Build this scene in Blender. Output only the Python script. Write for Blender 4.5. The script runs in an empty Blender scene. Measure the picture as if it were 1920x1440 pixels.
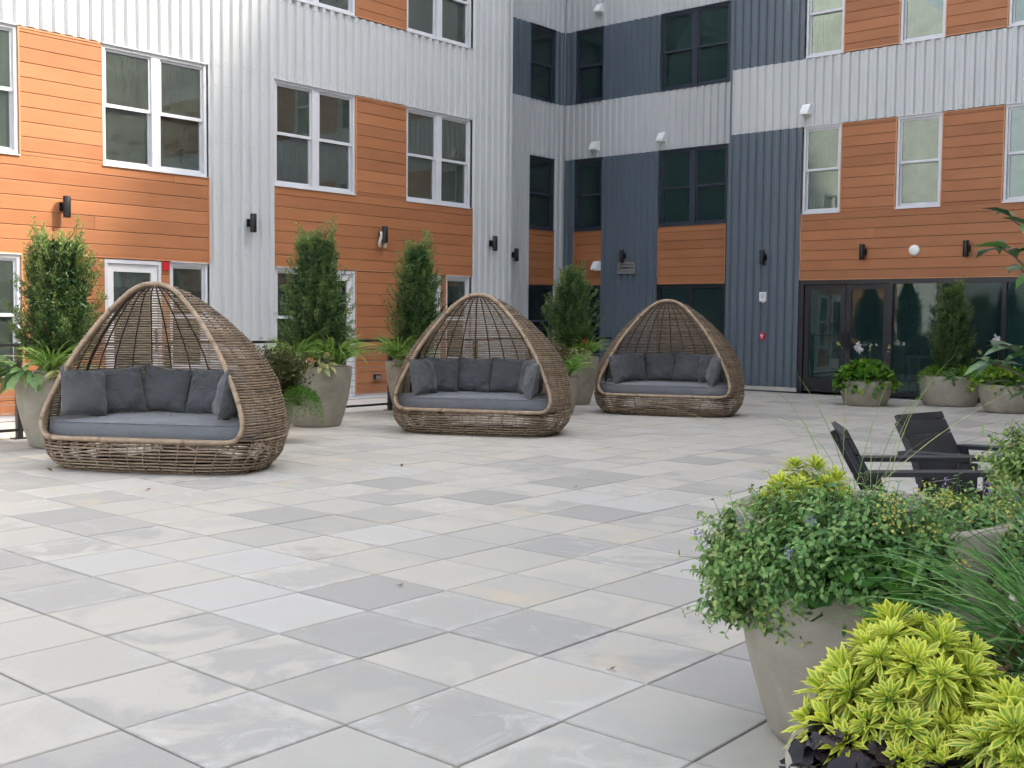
import bpy, math, random
import numpy as np
from mathutils import Matrix, Vector

random.seed(7); rng = np.random.default_rng(7)
sc = bpy.context.scene
col = sc.collection
R = math.radians

# ------------------------------------------------------------------ camera
H_CAM = 1.398
yaw, pitch, roll = R(-49.3824), R(-3.3595), R(0.51584)
fw = Vector((-math.sin(yaw) * math.cos(pitch), math.cos(yaw) * math.cos(pitch), math.sin(pitch)))
ri = Vector((math.cos(yaw), math.sin(yaw), 0)); up = ri.cross(fw)
cr, sr = math.cos(roll), math.sin(roll)
r2 = cr * ri + sr * up; u2 = -sr * ri + cr * up
cam = bpy.data.cameras.new('camera'); cam_o = bpy.data.objects.new('camera', cam); col.objects.link(cam_o)
cam.sensor_fit = 'HORIZONTAL'; cam.sensor_width = 36; cam.lens = 2087.84 * 36 / 1920
cam.clip_start = 0.05; cam.clip_end = 2000
cam_o.matrix_world = Matrix(((r2.x, u2.x, -fw.x, 0), (r2.y, u2.y, -fw.y, 0), (r2.z, u2.z, -fw.z, H_CAM), (0, 0, 0, 1)))
sc.camera = cam_o

# ------------------------------------------------------------------ sky, sun, exposure
SUN = Vector((1 / 1.40, -0.78, 1.0)).normalized()      # direction towards the sun
world = bpy.data.worlds.new('World'); sc.world = world; world.use_nodes = True
wn = world.node_tree.nodes; wl = world.node_tree.links
sky = wn.new('ShaderNodeTexSky'); sky.sky_type = 'NISHITA'; sky.sun_disc = False
sky.sun_elevation = math.asin(SUN.z); sky.sun_rotation = math.atan2(SUN.x, SUN.y)
sky.air_density = 1.0; sky.dust_density = 4.0; sky.ozone_density = 1.0
hsv = wn.new('ShaderNodeHueSaturation'); hsv.inputs['Saturation'].default_value = 0.38
wl.new(sky.outputs[0], hsv.inputs['Color'])
bg = wn['Background']; wl.new(hsv.outputs[0], bg.inputs['Color']); bg.inputs['Strength'].default_value = 0.15
sun = bpy.data.lights.new('sun', 'SUN'); sun_o = bpy.data.objects.new('sun', sun); col.objects.link(sun_o)
sun.energy = 2.0; sun.angle = R(3.5); sun.color = (1.0, 0.88, 0.70)
sun_o.rotation_euler = SUN.to_track_quat('Z', 'Y').to_euler(); sun_o.location = (10, -10, 40)
vs = sc.view_settings; vs.view_transform = 'Standard'; vs.look = 'None'; vs.gamma = 1; vs.use_curve_mapping = False
vs.exposure = 2.12
sc.cycles.max_bounces = 5; sc.cycles.diffuse_bounces = 3; sc.cycles.glossy_bounces = 3; sc.cycles.transparent_max_bounces = 10
sc.cycles.sample_clamp_indirect = 6; sc.cycles.caustics_reflective = False; sc.cycles.caustics_refractive = False
sc.cycles.use_adaptive_sampling = True; sc.cycles.adaptive_threshold = 0.04; sc.cycles.adaptive_min_samples = 8

# ------------------------------------------------------------------ helpers
def setp(o, label=None, cat=None, group=None, kind=None):
    if label: o['label'] = label
    if cat: o['category'] = cat
    if group: o['group'] = group
    if kind: o['kind'] = kind
    return o

def empty(name, loc=(0, 0, 0), rz=0.0, label=None, cat=None, group=None):
    o = bpy.data.objects.new(name, None); col.objects.link(o)
    o.location = loc; o.rotation_euler = (0, 0, rz); o.empty_display_size = 0.1
    return setp(o, label, cat, group)

def link(name, me, parent=None, loc=None):
    o = bpy.data.objects.new(name, me); col.objects.link(o)
    if parent is not None: o.parent = parent
    if loc is not None: o.location = loc
    return o

class MB:
    """collects vertices and faces, builds one mesh"""
    def __init__(self): self.v = []; self.f = []; self.t = []
    def add(self, vs_, fs_, tone=0.5):
        n = len(self.v); self.v += [tuple(p) for p in vs_]; self.f += [tuple(i + n for i in q) for q in fs_]
        self.t += [tone] * len(vs_)
    def box(self, x0, x1, y0, y1, z0, z1, tone=0.5):
        if x0 > x1: x0, x1 = x1, x0
        if y0 > y1: y0, y1 = y1, y0
        if z0 > z1: z0, z1 = z1, z0
        self.add([(x0, y0, z0), (x1, y0, z0), (x1, y1, z0), (x0, y1, z0), (x0, y0, z1), (x1, y0, z1), (x1, y1, z1), (x0, y1, z1)],
                 [(0, 3, 2, 1), (4, 5, 6, 7), (0, 1, 5, 4), (1, 2, 6, 5), (2, 3, 7, 6), (3, 0, 4, 7)], tone)
    def obox(self, c, ax, ay, az, tone=0.5):
        c = Vector(c); ax = Vector(ax); ay = Vector(ay); az = Vector(az); P = []
        for sz in (-1, 1):
            for sx, sy in ((-1, -1), (1, -1), (1, 1), (-1, 1)): P.append(c + ax * sx + ay * sy + az * sz)
        self.add(P, [(0, 3, 2, 1), (4, 5, 6, 7), (0, 1, 5, 4), (1, 2, 6, 5), (2, 3, 7, 6), (3, 0, 4, 7)], tone)
    def tube(self, pts, r, k=6, closed=False, cap=True, tone=0.5):
        pts = [Vector(p) for p in pts]; n = len(pts)
        rr = r if hasattr(r, '__len__') else [r] * n
        base = len(self.v); prev = None
        for i, p in enumerate(pts):
            if closed: t = pts[(i + 1) % n] - pts[i - 1]
            else: t = pts[min(i + 1, n - 1)] - pts[max(i - 1, 0)]
            if t.length < 1e-9: t = Vector((0, 0, 1))
            t.normalize()
            if prev is None:
                a = Vector((0, 0, 1)) if abs(t.z) < 0.9 else Vector((1, 0, 0))
                nrm = (a - t * a.dot(t)).normalized()
            else:
                nrm = prev - t * prev.dot(t)
                nrm = nrm.normalized() if nrm.length > 1e-6 else Vector((1, 0, 0))
            prev = nrm; b = t.cross(nrm)
            for j in range(k):
                a = 2 * math.pi * j / k
                self.v.append(tuple(p + (nrm * math.cos(a) + b * math.sin(a)) * rr[i])); self.t.append(tone)
        for i in range(n if closed else n - 1):
            i2 = (i + 1) % n
            for j in range(k):
                j2 = (j + 1) % k
                self.f.append((base + i * k + j, base + i * k + j2, base + i2 * k + j2, base + i2 * k + j))
        if cap and not closed:
            self.f.append(tuple(base + j for j in reversed(range(k))))
            self.f.append(tuple(base + (n - 1) * k + j for j in range(k)))
    def lathe(self, prof, k=40, c=(0, 0), sx=1, sy=1, tone=0.5):
        base = len(self.v)
        for (rad, z) in prof:
            for j in range(k):
                a = 2 * math.pi * j / k
                self.v.append((c[0] + rad * math.cos(a) * sx, c[1] + rad * math.sin(a) * sy, z)); self.t.append(tone)
        for i in range(len(prof) - 1):
            for j in range(k):
                j2 = (j + 1) % k
                self.f.append((base + i * k + j, base + i * k + j2, base + (i + 1) * k + j2, base + (i + 1) * k + j))
    def build(self, name, mat, parent=None, smooth=False, off=None, attr=True):
        me = bpy.data.meshes.new(name)
        v = self.v
        if off is not None: v = [(p[0] - off[0], p[1] - off[1], p[2] - off[2]) for p in v]
        me.from_pydata(v, [], self.f)
        if smooth:
            me.polygons.foreach_set('use_smooth', [True] * len(me.polygons))
        if attr:
            a = me.attributes.new('tone', 'FLOAT', 'POINT'); a.data.foreach_set('value', self.t)
        me.update()
        if mat: me.materials.append(mat)
        return link(name, me, parent)

def fastmesh(name, V, F, mat, parent=None, tone=None, edge=None, smooth=False):
    """V (n,3), F (m,3 or 4) numpy arrays"""
    V = np.asarray(V, np.float32); F = np.asarray(F, np.int32); k = F.shape[1]; m = len(F)
    me = bpy.data.meshes.new(name)
    me.vertices.add(len(V)); me.vertices.foreach_set('co', V.ravel())
    me.loops.add(m * k); me.loops.foreach_set('vertex_index', F.ravel())
    me.polygons.add(m); me.polygons.foreach_set('loop_start', np.arange(0, m * k, k, dtype=np.int32))
    me.polygons.foreach_set('loop_total', np.full(m, k, np.int32))
    if smooth: me.polygons.foreach_set('use_smooth', np.ones(m, bool))
    me.update(calc_edges=True)
    for nm, arr in (('tone', tone), ('edge', edge)):
        if arr is not None:
            a = me.attributes.new(nm, 'FLOAT', 'POINT'); a.data.foreach_set('value', np.asarray(arr, np.float32))
    me.validate()
    if mat: me.materials.append(mat)
    return link(name, me, parent) if name else me

def copy_tree(o, parent=None):
    c = o.copy(); col.objects.link(c)
    if parent is not None: c.parent = parent
    for ch in o.children: copy_tree(ch, c)
    return c

# ------------------------------------------------------------------ materials
def lin(r, g, b):
    f = lambda c: (c / 255 / 12.92) if c / 255 <= 0.04045 else ((c / 255 + 0.055) / 1.055) ** 2.4
    return (f(r), f(g), f(b), 1)

class NT:
    def __init__(self, name):
        self.m = bpy.data.materials.new(name); self.m.use_nodes = True
        self.n = self.m.node_tree.nodes; self.l = self.m.node_tree.links
        self.p = self.n['Principled BSDF']
    def new(self, t, **kw):
        n = self.n.new(t)
        for k, v in kw.items(): setattr(n, k, v)
        return n
    def lk(self, a, b): self.l.new(a, b)
    def attr(self, name): n = self.new('ShaderNodeAttribute', attribute_name=name); return n.outputs['Fac']
    def pos(self, obj=False):
        if obj: return self.new('ShaderNodeTexCoord').outputs['Object']
        return self.new('ShaderNodeNewGeometry').outputs['Position']
    def noise(self, vec, scale, detail=3, rough=0.55, dist=0.0):
        n = self.new('ShaderNodeTexNoise'); n.inputs['Scale'].default_value = scale; n.inputs['Detail'].default_value = detail
        n.inputs['Roughness'].default_value = rough; n.inputs['Distortion'].default_value = dist
        if vec is not None: self.lk(vec, n.inputs['Vector'])
        return n.outputs['Fac']
    def ramp(self, fac, stops, mode='LINEAR'):
        n = self.new('ShaderNodeValToRGB'); n.color_ramp.interpolation = mode; e = n.color_ramp.elements
        e[0].position, e[0].color = stops[0][0], stops[0][1]; e[1].position, e[1].color = stops[-1][0], stops[-1][1]
        for p, c in stops[1:-1]: x = e.new(p); x.color = c
        self.lk(fac, n.inputs[0]); return n.outputs[0]
    def mix(self, fac, a, b, mode='MIX'):
        n = self.new('ShaderNodeMix', data_type='RGBA', blend_type=mode)
        for s, x in ((n.inputs[0], fac), (n.inputs[6], a), (n.inputs[7], b)):
            if hasattr(x, 'is_linked') or hasattr(x, 'links'): self.lk(x, s)
            else: s.default_value = x
        return n.outputs[2]
    def math(self, op, a, b=0.0, clamp=False):
        n = self.new('ShaderNodeMath', operation=op, use_clamp=clamp)
        for s, x in ((n.inputs[0], a), (n.inputs[1], b)):
            if hasattr(x, 'links'): self.lk(x, s)
            else: s.default_value = x
        return n.outputs[0]
    def addv(self, vec, fac, scale):
        n = self.new('ShaderNodeVectorMath', operation='SCALE'); n.inputs[0].default_value = scale
        self.lk(fac, n.inputs['Scale'])
        a = self.new('ShaderNodeVectorMath', operation='ADD'); self.lk(vec, a.inputs[0]); self.lk(n.outputs[0], a.inputs[1])
        return a.outputs[0]
    def scalev(self, vec, s):
        n = self.new('ShaderNodeVectorMath', operation='MULTIPLY'); self.lk(vec, n.inputs[0]); n.inputs[1].default_value = s
        return n.outputs[0]
    def bump(self, h, strength=0.2, dist=0.01):
        n = self.new('ShaderNodeBump'); n.inputs['Strength'].default_value = strength; n.inputs['Distance'].default_value = dist
        self.lk(h, n.inputs['Height']); self.lk(n.outputs[0], self.p.inputs['Normal'])
    def color(self, c):
        s = self.p.inputs['Base Color']
        if hasattr(c, 'links'): self.lk(c, s)
        else: s.default_value = c
    def rough(self, r):
        s = self.p.inputs['Roughness']
        if hasattr(r, 'links'): self.lk(r, s)
        else: s.default_value = r

def plain(name, c, rough=0.5, metal=0.0, var=0.08, scale=6.0, spec=0.5, bump=0.0, bscale=60):
    t = NT(name); p = t.pos()
    n = t.noise(p, scale, 4)
    d = tuple(x * (1 - var) for x in c[:3]) + (1,); l = tuple(min(1, x * (1 + var)) for x in c[:3]) + (1,)
    t.color(t.ramp(n, [(0.3, d), (0.7, l)])); t.rough(rough); t.p.inputs['Metallic'].default_value = metal
    t.p.inputs['Specular IOR Level'].default_value = spec
    if bump: t.bump(t.noise(p, bscale, 3), bump, 0.005)
    return t.m

def metal_panel(name, c, rough=0.42):
    t = NT(name); p = t.pos()
    st = t.noise(t.scalev(p, (3, 3, 0.25)), 1.5, 4)
    blot = t.noise(p, 0.6, 3)
    k = t.math('ADD', t.math('MULTIPLY', st, 0.5), t.math('MULTIPLY', blot, 0.5))
    d = tuple(x * 0.955 for x in c[:3]) + (1,); l = tuple(x * 1.035 for x in c[:3]) + (1,)
    t.color(t.ramp(k, [(0.35, d), (0.65, l)])); t.rough(t.math('ADD', t.math('MULTIPLY', blot, 0.12), rough - 0.06))
    t.p.inputs['Specular IOR Level'].default_value = 0.45
    return t.m

M = {}
M['grey'] = metal_panel('light grey metal', (0.545, 0.56, 0.565, 1), 0.36)
M['slate'] = metal_panel('slate blue metal', (0.112, 0.142, 0.172, 1), 0.32)
M['frame_light'] = plain('light window frame', (0.62, 0.63, 0.66, 1), 0.35, var=0.03)
M['frame_white'] = plain('white door frame', (0.74, 0.74, 0.74, 1), 0.4, var=0.03)
M['frame_dark'] = plain('dark window frame', (0.035, 0.045, 0.065, 1), 0.4, var=0.05)
M['black'] = plain('black metal', (0.012, 0.012, 0.014, 1), 0.42, var=0.1)
M['storefront'] = plain('dark bronze aluminium', (0.018, 0.019, 0.024, 1), 0.35, var=0.05)
M['trim'] = plain('orange trim', (0.56, 0.25, 0.12, 1), 0.45, var=0.04)
M['backing'] = plain('dark backing', (0.05, 0.025, 0.015, 1), 0.8)
M['white'] = plain('white plastic', (0.86, 0.86, 0.85, 1), 0.4, var=0.02)
M['red'] = plain('red plastic', (0.55, 0.02, 0.025, 1), 0.35, var=0.05)
M['room'] = plain('room wall', (0.62, 0.66, 0.58, 1), 0.8, var=0.06)
M['jamb'] = plain('window jamb', (0.62, 0.68, 0.60, 1), 0.7, var=0.03)
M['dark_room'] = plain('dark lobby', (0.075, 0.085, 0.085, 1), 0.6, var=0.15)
M['lobby_wall'] = plain('lobby wall', (0.42, 0.46, 0.44, 1), 0.7, var=0.05)
M['louver'] = plain('louver metal', (0.24, 0.23, 0.22, 1), 0.5)
M['screw'] = plain('screw', (0.25, 0.26, 0.28, 1), 0.4)
M['cloth_wrap'] = plain('plastic wrap', (0.62, 0.58, 0.5, 1), 0.4, var=0.2, scale=40)

def board_mat():
    t = NT('orange siding'); p = t.pos()
    v = t.addv(p, t.attr('tone'), (7.0, 3.0, 11.0))
    g = t.noise(t.scalev(v, (1.2, 1.2, 28.0)), 1.4, 5, 0.6)
    b = t.noise(v, 0.9, 3)
    base = t.ramp(t.math('ADD', t.math('MULTIPLY', g, 0.45), t.math('MULTIPLY', b, 0.55)),
                  [(0.32, (0.345, 0.136, 0.057, 1)), (0.5, (0.39, 0.158, 0.068, 1)), (0.68, (0.43, 0.18, 0.081, 1))])
    tone = t.ramp(t.attr('tone'), [(0.0, (0.90, 0.90, 0.90, 1)), (1.0, (1.08, 1.08, 1.08, 1))])
    t.color(t.mix(1.0, base, tone, 'MULTIPLY')); t.rough(0.55); t.p.inputs['Specular IOR Level'].default_value = 0.35
    t.bump(g, 0.12, 0.003); return t.m
M['board'] = board_mat()

def glass_mat(name, tint, ior=1.85, wav=0.02, dirt=0.03, body=(0.5, 0.53, 0.5, 1), base=0.0):
    t = NT(name); t.n.remove(t.p)
    out = t.n['Material Output']
    tr = t.new('ShaderNodeBsdfTransparent'); tr.inputs[0].default_value = tint
    gl = t.new('ShaderNodeBsdfGlossy'); gl.inputs['Color'].default_value = (0.93, 0.98, 0.95, 1); gl.inputs['Roughness'].default_value = 0.012
    p = t.pos(); b = t.new('ShaderNodeBump'); b.inputs['Strength'].default_value = wav; b.inputs['Distance'].default_value = 0.05
    t.lk(t.noise(p, 1.6, 1.5), b.inputs['Height']); t.lk(b.outputs[0], gl.inputs['Normal'])
    fr = t.new('ShaderNodeFresnel'); fr.inputs[0].default_value = ior
    mx = t.new('ShaderNodeMixShader'); t.lk(fr.outputs[0], mx.inputs[0]); t.lk(tr.outputs[0], mx.inputs[1]); t.lk(gl.outputs[0], mx.inputs[2])
    df = t.new('ShaderNodeBsdfDiffuse'); df.inputs[0].default_value = body
    mx2 = t.new('ShaderNodeMixShader'); sm = t.noise(p, 2.4, 5, 0.65)
    t.lk(t.math('ADD', t.math('MULTIPLY', t.math('SUBTRACT', sm, 0.35, True), dirt * 3), base), mx2.inputs[0])
    t.lk(mx.outputs[0], mx2.inputs[1]); t.lk(df.outputs[0], mx2.inputs[2])
    t.lk(mx2.outputs[0], out.inputs[0]); return t.m
M['glass'] = glass_mat('window glass', (0.80, 0.90, 0.83, 1), 2.0, dirt=0.10, body=(0.30, 0.36, 0.31, 1), base=0.10)
M['glass_dark'] = glass_mat('green dark glass', (0.55, 0.74, 0.70, 1), 1.75, dirt=0.06, body=(0.045, 0.095, 0.10, 1), base=0.20)

def paver_mat():
    t = NT('stone paver'); p = t.pos(); tone = t.attr('tone')
    v = t.addv(p, tone, (71.3, 53.7, 19.1))
    fine = t.noise(v, 90, 3)
    # per-slab base greys
    base = t.ramp(tone, [(0.0, (0.415, 0.405, 0.388, 1)), (0.2, (0.475, 0.462, 0.436, 1)), (0.5, (0.52, 0.503, 0.466, 1)), (0.8, (0.545, 0.525, 0.48, 1)), (1.0, (0.56, 0.55, 0.53, 1))])
    # large cloudy overlay with fairly sharp edges (efflorescence, mineral clouding); strength differs by slab
    cl = t.noise(v, 2.3, 5, 0.52, 0.8)
    m1 = t.ramp(cl, [(0.455, (0, 0, 0, 1)), (0.545, (1, 1, 1, 1))])
    amt = t.ramp(t.math('FRACT', t.math('MULTIPLY', tone, 7.31)), [(0.2, (0, 0, 0, 1)), (0.6, (0.9, 0.9, 0.9, 1))])
    k1 = t.math('MULTIPLY', m1, amt)
    c = t.mix(k1, base, (0.585, 0.56, 0.505, 1))
    tanm = t.ramp(t.noise(t.addv(v, tone, (13, 5, 3)), 1.7, 4, 0.5, 0.5), [(0.55, (0, 0, 0, 1)), (0.68, (1, 1, 1, 1))])
    amt2 = t.ramp(t.math('FRACT', t.math('MULTIPLY', tone, 13.7)), [(0.3, (0, 0, 0, 1)), (0.95, (0.75, 0.75, 0.75, 1))])
    c = t.mix(t.math('MULTIPLY', tanm, amt2), c, (0.63, 0.545, 0.42, 1))
    wh = t.ramp(t.noise(t.addv(v, tone, (3, 31, 3)), 3.4, 7, 0.66, 1.2), [(0.56, (0, 0, 0, 1)), (0.72, (1, 1, 1, 1))])
    amt3 = t.ramp(t.math('FRACT', t.math('MULTIPLY', tone, 23.9)), [(0.35, (0, 0, 0, 1)), (0.9, (0.8, 0.8, 0.8, 1))])
    c = t.mix(t.math('MULTIPLY', wh, amt3), c, (0.70, 0.70, 0.71, 1))
    sx = t.new('ShaderNodeSeparateXYZ'); t.lk(p, sx.inputs[0]); ed = []
    for ax, g0 in ((0, 5.67976), (1, 5.4095)):
        fr = t.math('FRACT', t.math('ADD', t.math('MULTIPLY', sx.outputs[ax], 1 / 0.53), 100 - g0)); ed.append(t.math('MINIMUM', fr, t.math('SUBTRACT', 1.0, fr)))
    edd = t.math('MINIMUM', ed[0], ed[1])
    me_ = t.ramp(edd, [(0.015, (1, 1, 1, 1)), (0.16, (0, 0, 0, 1))]); ne = t.ramp(t.noise(v, 6, 5, 0.65, 0.6), [(0.46, (0, 0, 0, 1)), (0.66, (1, 1, 1, 1))])
    c = t.mix(t.math('MULTIPLY', t.math('MULTIPLY', me_, ne), amt3), c, (0.70, 0.70, 0.71, 1))
    dirt = t.ramp(edd, [(0.010, (0.78, 0.76, 0.73, 1)), (0.028, (1, 1, 1, 1))]); c = t.mix(0.8, c, dirt, 'MULTIPLY')
    spk = t.ramp(t.noise(v, 240, 2), [(0.32, (0.86, 0.86, 0.85, 1)), (0.45, (1, 1, 1, 1))]); c = t.mix(1.0, c, spk, 'MULTIPLY')
    st = t.ramp(t.noise(v, 16, 4, 0.6, 0.3), [(0.70, (1, 1, 1, 1)), (0.80, (0.86, 0.85, 0.83, 1))])
    c = t.mix(1.0, c, st, 'MULTIPLY')
    c = t.mix(t.math('MULTIPLY', fine, 0.12), c, (0.33, 0.32, 0.31, 1)); c = t.mix(1.0, c, (0.885, 0.872, 0.85, 1), 'MULTIPLY')
    t.color(c); t.rough(t.math('ADD', t.math('MULTIPLY', cl, 0.25), 0.5)); t.p.inputs['Specular IOR Level'].default_value = 0.35
    t.bump(t.math('ADD', t.math('MULTIPLY', fine, 0.5), t.noise(v, 22, 4)), 0.10, 0.004); return t.m
M['paver'] = paver_mat()
M['bed'] = plain('joint sand', (0.06, 0.056, 0.05, 1), 0.9, var=0.3, scale=40)
M['slab'] = plain('pale patio concrete', (0.56, 0.535, 0.49, 1), 0.8, var=0.10, scale=3, bump=0.1)
M['far_ground'] = plain('far ground', (0.30, 0.29, 0.27, 1), 0.9, var=0.2, scale=0.2)

def concrete_mat():
    t = NT('planter concrete'); p = t.pos(); v = t.addv(p, t.attr('tone'), (9, 4, 6))
    a = t.noise(v, 5, 6, 0.6, 0.5); b = t.noise(v, 1.8, 3); d = t.noise(v, 90, 3)
    k = t.math('ADD', t.math('MULTIPLY', a, 0.55), t.math('MULTIPLY', b, 0.45))
    c = t.ramp(k, [(0.30, (0.215, 0.19, 0.145, 1)), (0.45, (0.29, 0.26, 0.205, 1)), (0.58, (0.35, 0.32, 0.26, 1)), (0.72, (0.43, 0.40, 0.34, 1))])
    sm = t.ramp(t.noise(v, 9, 5, 0.7, 1.0), [(0.62, (0, 0, 0, 1)), (0.74, (0.7, 0.7, 0.7, 1))])
    c = t.mix(sm, c, (0.40, 0.385, 0.35, 1))
    t.color(c); t.rough(0.82); t.bump(t.math('ADD', a, t.math('MULTIPLY', d, 0.3)), 0.25, 0.006); return t.m
M['concrete'] = concrete_mat()
M['soil'] = plain('soil', (0.03, 0.022, 0.016, 1), 0.95, var=0.4, scale=30, bump=0.5, bscale=60)

def wicker_mat():
    t = NT('wicker strand'); p = t.pos(True)
    v = t.addv(p, t.attr('tone'), (5, 9, 3))
    n = t.noise(v, 14, 4, 0.6); f = t.noise(t.scalev(v, (1, 1, 8)), 60, 2)
    k = t.math('ADD', t.math('MULTIPLY', n, 0.6), t.math('MULTIPLY', t.attr('tone'), 0.4))
    c = t.ramp(k, [(0.2, (0.085, 0.056, 0.040, 1)), (0.40, (0.175, 0.120, 0.076, 1)), (0.58, (0.265, 0.188, 0.120, 1)), (0.78, (0.37, 0.28, 0.185, 1))])
    t.color(c); t.rough(0.5); t.bump(f, 0.3, 0.002); return t.m
M['wicker'] = wicker_mat()
M['rim'] = plain('rattan rim', (0.34, 0.245, 0.16, 1), 0.42, var=0.25, scale=14, bump=0.15, bscale=90)
M['rib'] = plain('dark rib', (0.075, 0.055, 0.045, 1), 0.5, var=0.2, scale=20)

def fabric_mat(name, c, wr=0.5):
    t = NT(name); p = t.pos(True); v = t.addv(p, t.attr('tone'), (3, 5, 7))
    n = t.noise(v, 3, 3); w = t.noise(v, 350, 2)
    d = tuple(x * 0.86 for x in c[:3]) + (1,); l = tuple(x * 1.14 for x in c[:3]) + (1,)
    t.color(t.ramp(n, [(0.3, d), (0.7, l)])); t.rough(0.75); t.p.inputs['Specular IOR Level'].default_value = 0.3
    t.p.inputs['Sheen Weight'].default_value = 0.25
    cre = t.noise(v, 7, 3, 0.5, 1.4)
    t.bump(t.math('ADD', t.math('MULTIPLY', w, 0.03), t.math('MULTIPLY', cre, 1.0)), wr, 0.03); return t.m
M['pillow'] = fabric_mat('charcoal fabric', (0.088, 0.092, 0.098, 1), 0.9)
M['cushion'] = fabric_mat('grey seat fabric', (0.165, 0.172, 0.185, 1), 0.3)
M['chair'] = plain('charcoal chair plastic', (0.022, 0.023, 0.027, 1), 0.5, var=0.12, scale=8)

def leaf_mat(name, stops, rough=0.5, trans=0.3, spec=0.4):
    t = NT(name); c = t.ramp(t.attr('tone'), stops)
    n = t.noise(t.pos(), 35, 2); c = t.mix(0.35, c, t.ramp(n, [(0.3, (0.55, 0.55, 0.55, 1)), (0.7, (1.35, 1.35, 1.35, 1))]), 'MULTIPLY')
    t.color(c); t.rough(rough); t.p.inputs['Specular IOR Level'].default_value = spec
    tr = t.new('ShaderNodeBsdfTranslucent'); t.lk(c, tr.inputs[0])
    mx = t.new('ShaderNodeMixShader'); mx.inputs[0].default_value = trans
    t.lk(t.p.outputs[0], mx.inputs[1]); t.lk(tr.outputs[0], mx.inputs[2]); t.lk(mx.outputs[0], t.n['Material Output'].inputs[0])
    return t.m
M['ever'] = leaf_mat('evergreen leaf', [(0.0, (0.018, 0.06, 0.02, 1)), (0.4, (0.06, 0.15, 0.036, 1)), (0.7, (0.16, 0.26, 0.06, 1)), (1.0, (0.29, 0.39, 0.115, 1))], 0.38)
M['bark'] = plain('bark', (0.09, 0.065, 0.045, 1), 0.85, var=0.3, scale=30)
M['stem'] = plain('green stem', (0.12, 0.15, 0.05, 1), 0.6, var=0.2)
M['grass'] = leaf_mat('grass blade', [(0.0, (0.06, 0.16, 0.025, 1)), (0.5, (0.18, 0.34, 0.06, 1)), (0.85, (0.34, 0.46, 0.12, 1)), (1.0, (0.52, 0.50, 0.22, 1))])
M['hosta'] = leaf_mat('broad leaf', [(0.0, (0.08, 0.18, 0.055, 1)), (0.4, (0.19, 0.32, 0.12, 1)), (0.7, (0.36, 0.41, 0.17, 1)), (1.0, (0.50, 0.43, 0.20, 1))])
M['lime'] = leaf_mat('lime leaf', [(0.0, (0.03, 0.11, 0.015, 1)), (0.4, (0.08, 0.22, 0.02, 1)), (0.75, (0.20, 0.37, 0.03, 1)), (1.0, (0.36, 0.45, 0.05, 1))])
M['catmint'] = leaf_mat('catmint leaf', [(0.0, (0.06, 0.155, 0.045, 1)), (0.45, (0.16, 0.32, 0.085, 1)), (0.8, (0.29, 0.44, 0.135, 1)), (1.0, (0.43, 0.47, 0.14, 1))])
M['bronze'] = leaf_mat('bronze leaf', [(0.0, (0.045, 0.06, 0.02, 1)), (0.4, (0.10, 0.11, 0.03, 1)), (0.75, (0.20, 0.15, 0.05, 1)), (1.0, (0.30, 0.19, 0.07, 1))])
M['purple'] = leaf_mat('dark purple leaf', [(0.0, (0.007, 0.006, 0.009, 1)), (0.5, (0.018, 0.013, 0.018, 1)), (0.85, (0.04, 0.022, 0.026, 1)), (1.0, (0.09, 0.06, 0.05, 1))], 0.42, 0.05, 0.4)
M['bigleaf'] = leaf_mat('magnolia leaf', [(0.0, (0.02, 0.075, 0.02, 1)), (0.5, (0.045, 0.13, 0.03, 1)), (1.0, (0.10, 0.21, 0.05, 1))], 0.28, 0.2, 0.6)
M['darkgrass'] = leaf_mat('fountain grass blade', [(0.0, (0.035, 0.12, 0.028, 1)), (0.5, (0.10, 0.25, 0.06, 1)), (1.0, (0.25, 0.41, 0.14, 1))], 0.35)
M['dry'] = leaf_mat('dry brown leaf', [(0.0, (0.10, 0.05, 0.03, 1)), (1.0, (0.30, 0.18, 0.10, 1))])
M['plume'] = leaf_mat('grass plume', [(0.0, (0.08, 0.06, 0.035, 1)), (1.0, (0.25, 0.20, 0.11, 1))])
M['petal'] = leaf_mat('white petal', [(0.0, (0.65, 0.62, 0.66, 1)), (1.0, (0.85, 0.83, 0.85, 1))])
M['lilac'] = leaf_mat('lilac petal', [(0.0, (0.20, 0.16, 0.38, 1)), (1.0, (0.40, 0.32, 0.58, 1))])
M['orangeflower'] = leaf_mat('orange flower', [(0.0, (0.55, 0.08, 0.02, 1)), (1.0, (0.75, 0.18, 0.05, 1))])
M['yellowflower'] = leaf_mat('yellow flower', [(0.0, (0.45, 0.45, 0.08, 1)), (1.0, (0.68, 0.62, 0.16, 1))])

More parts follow.
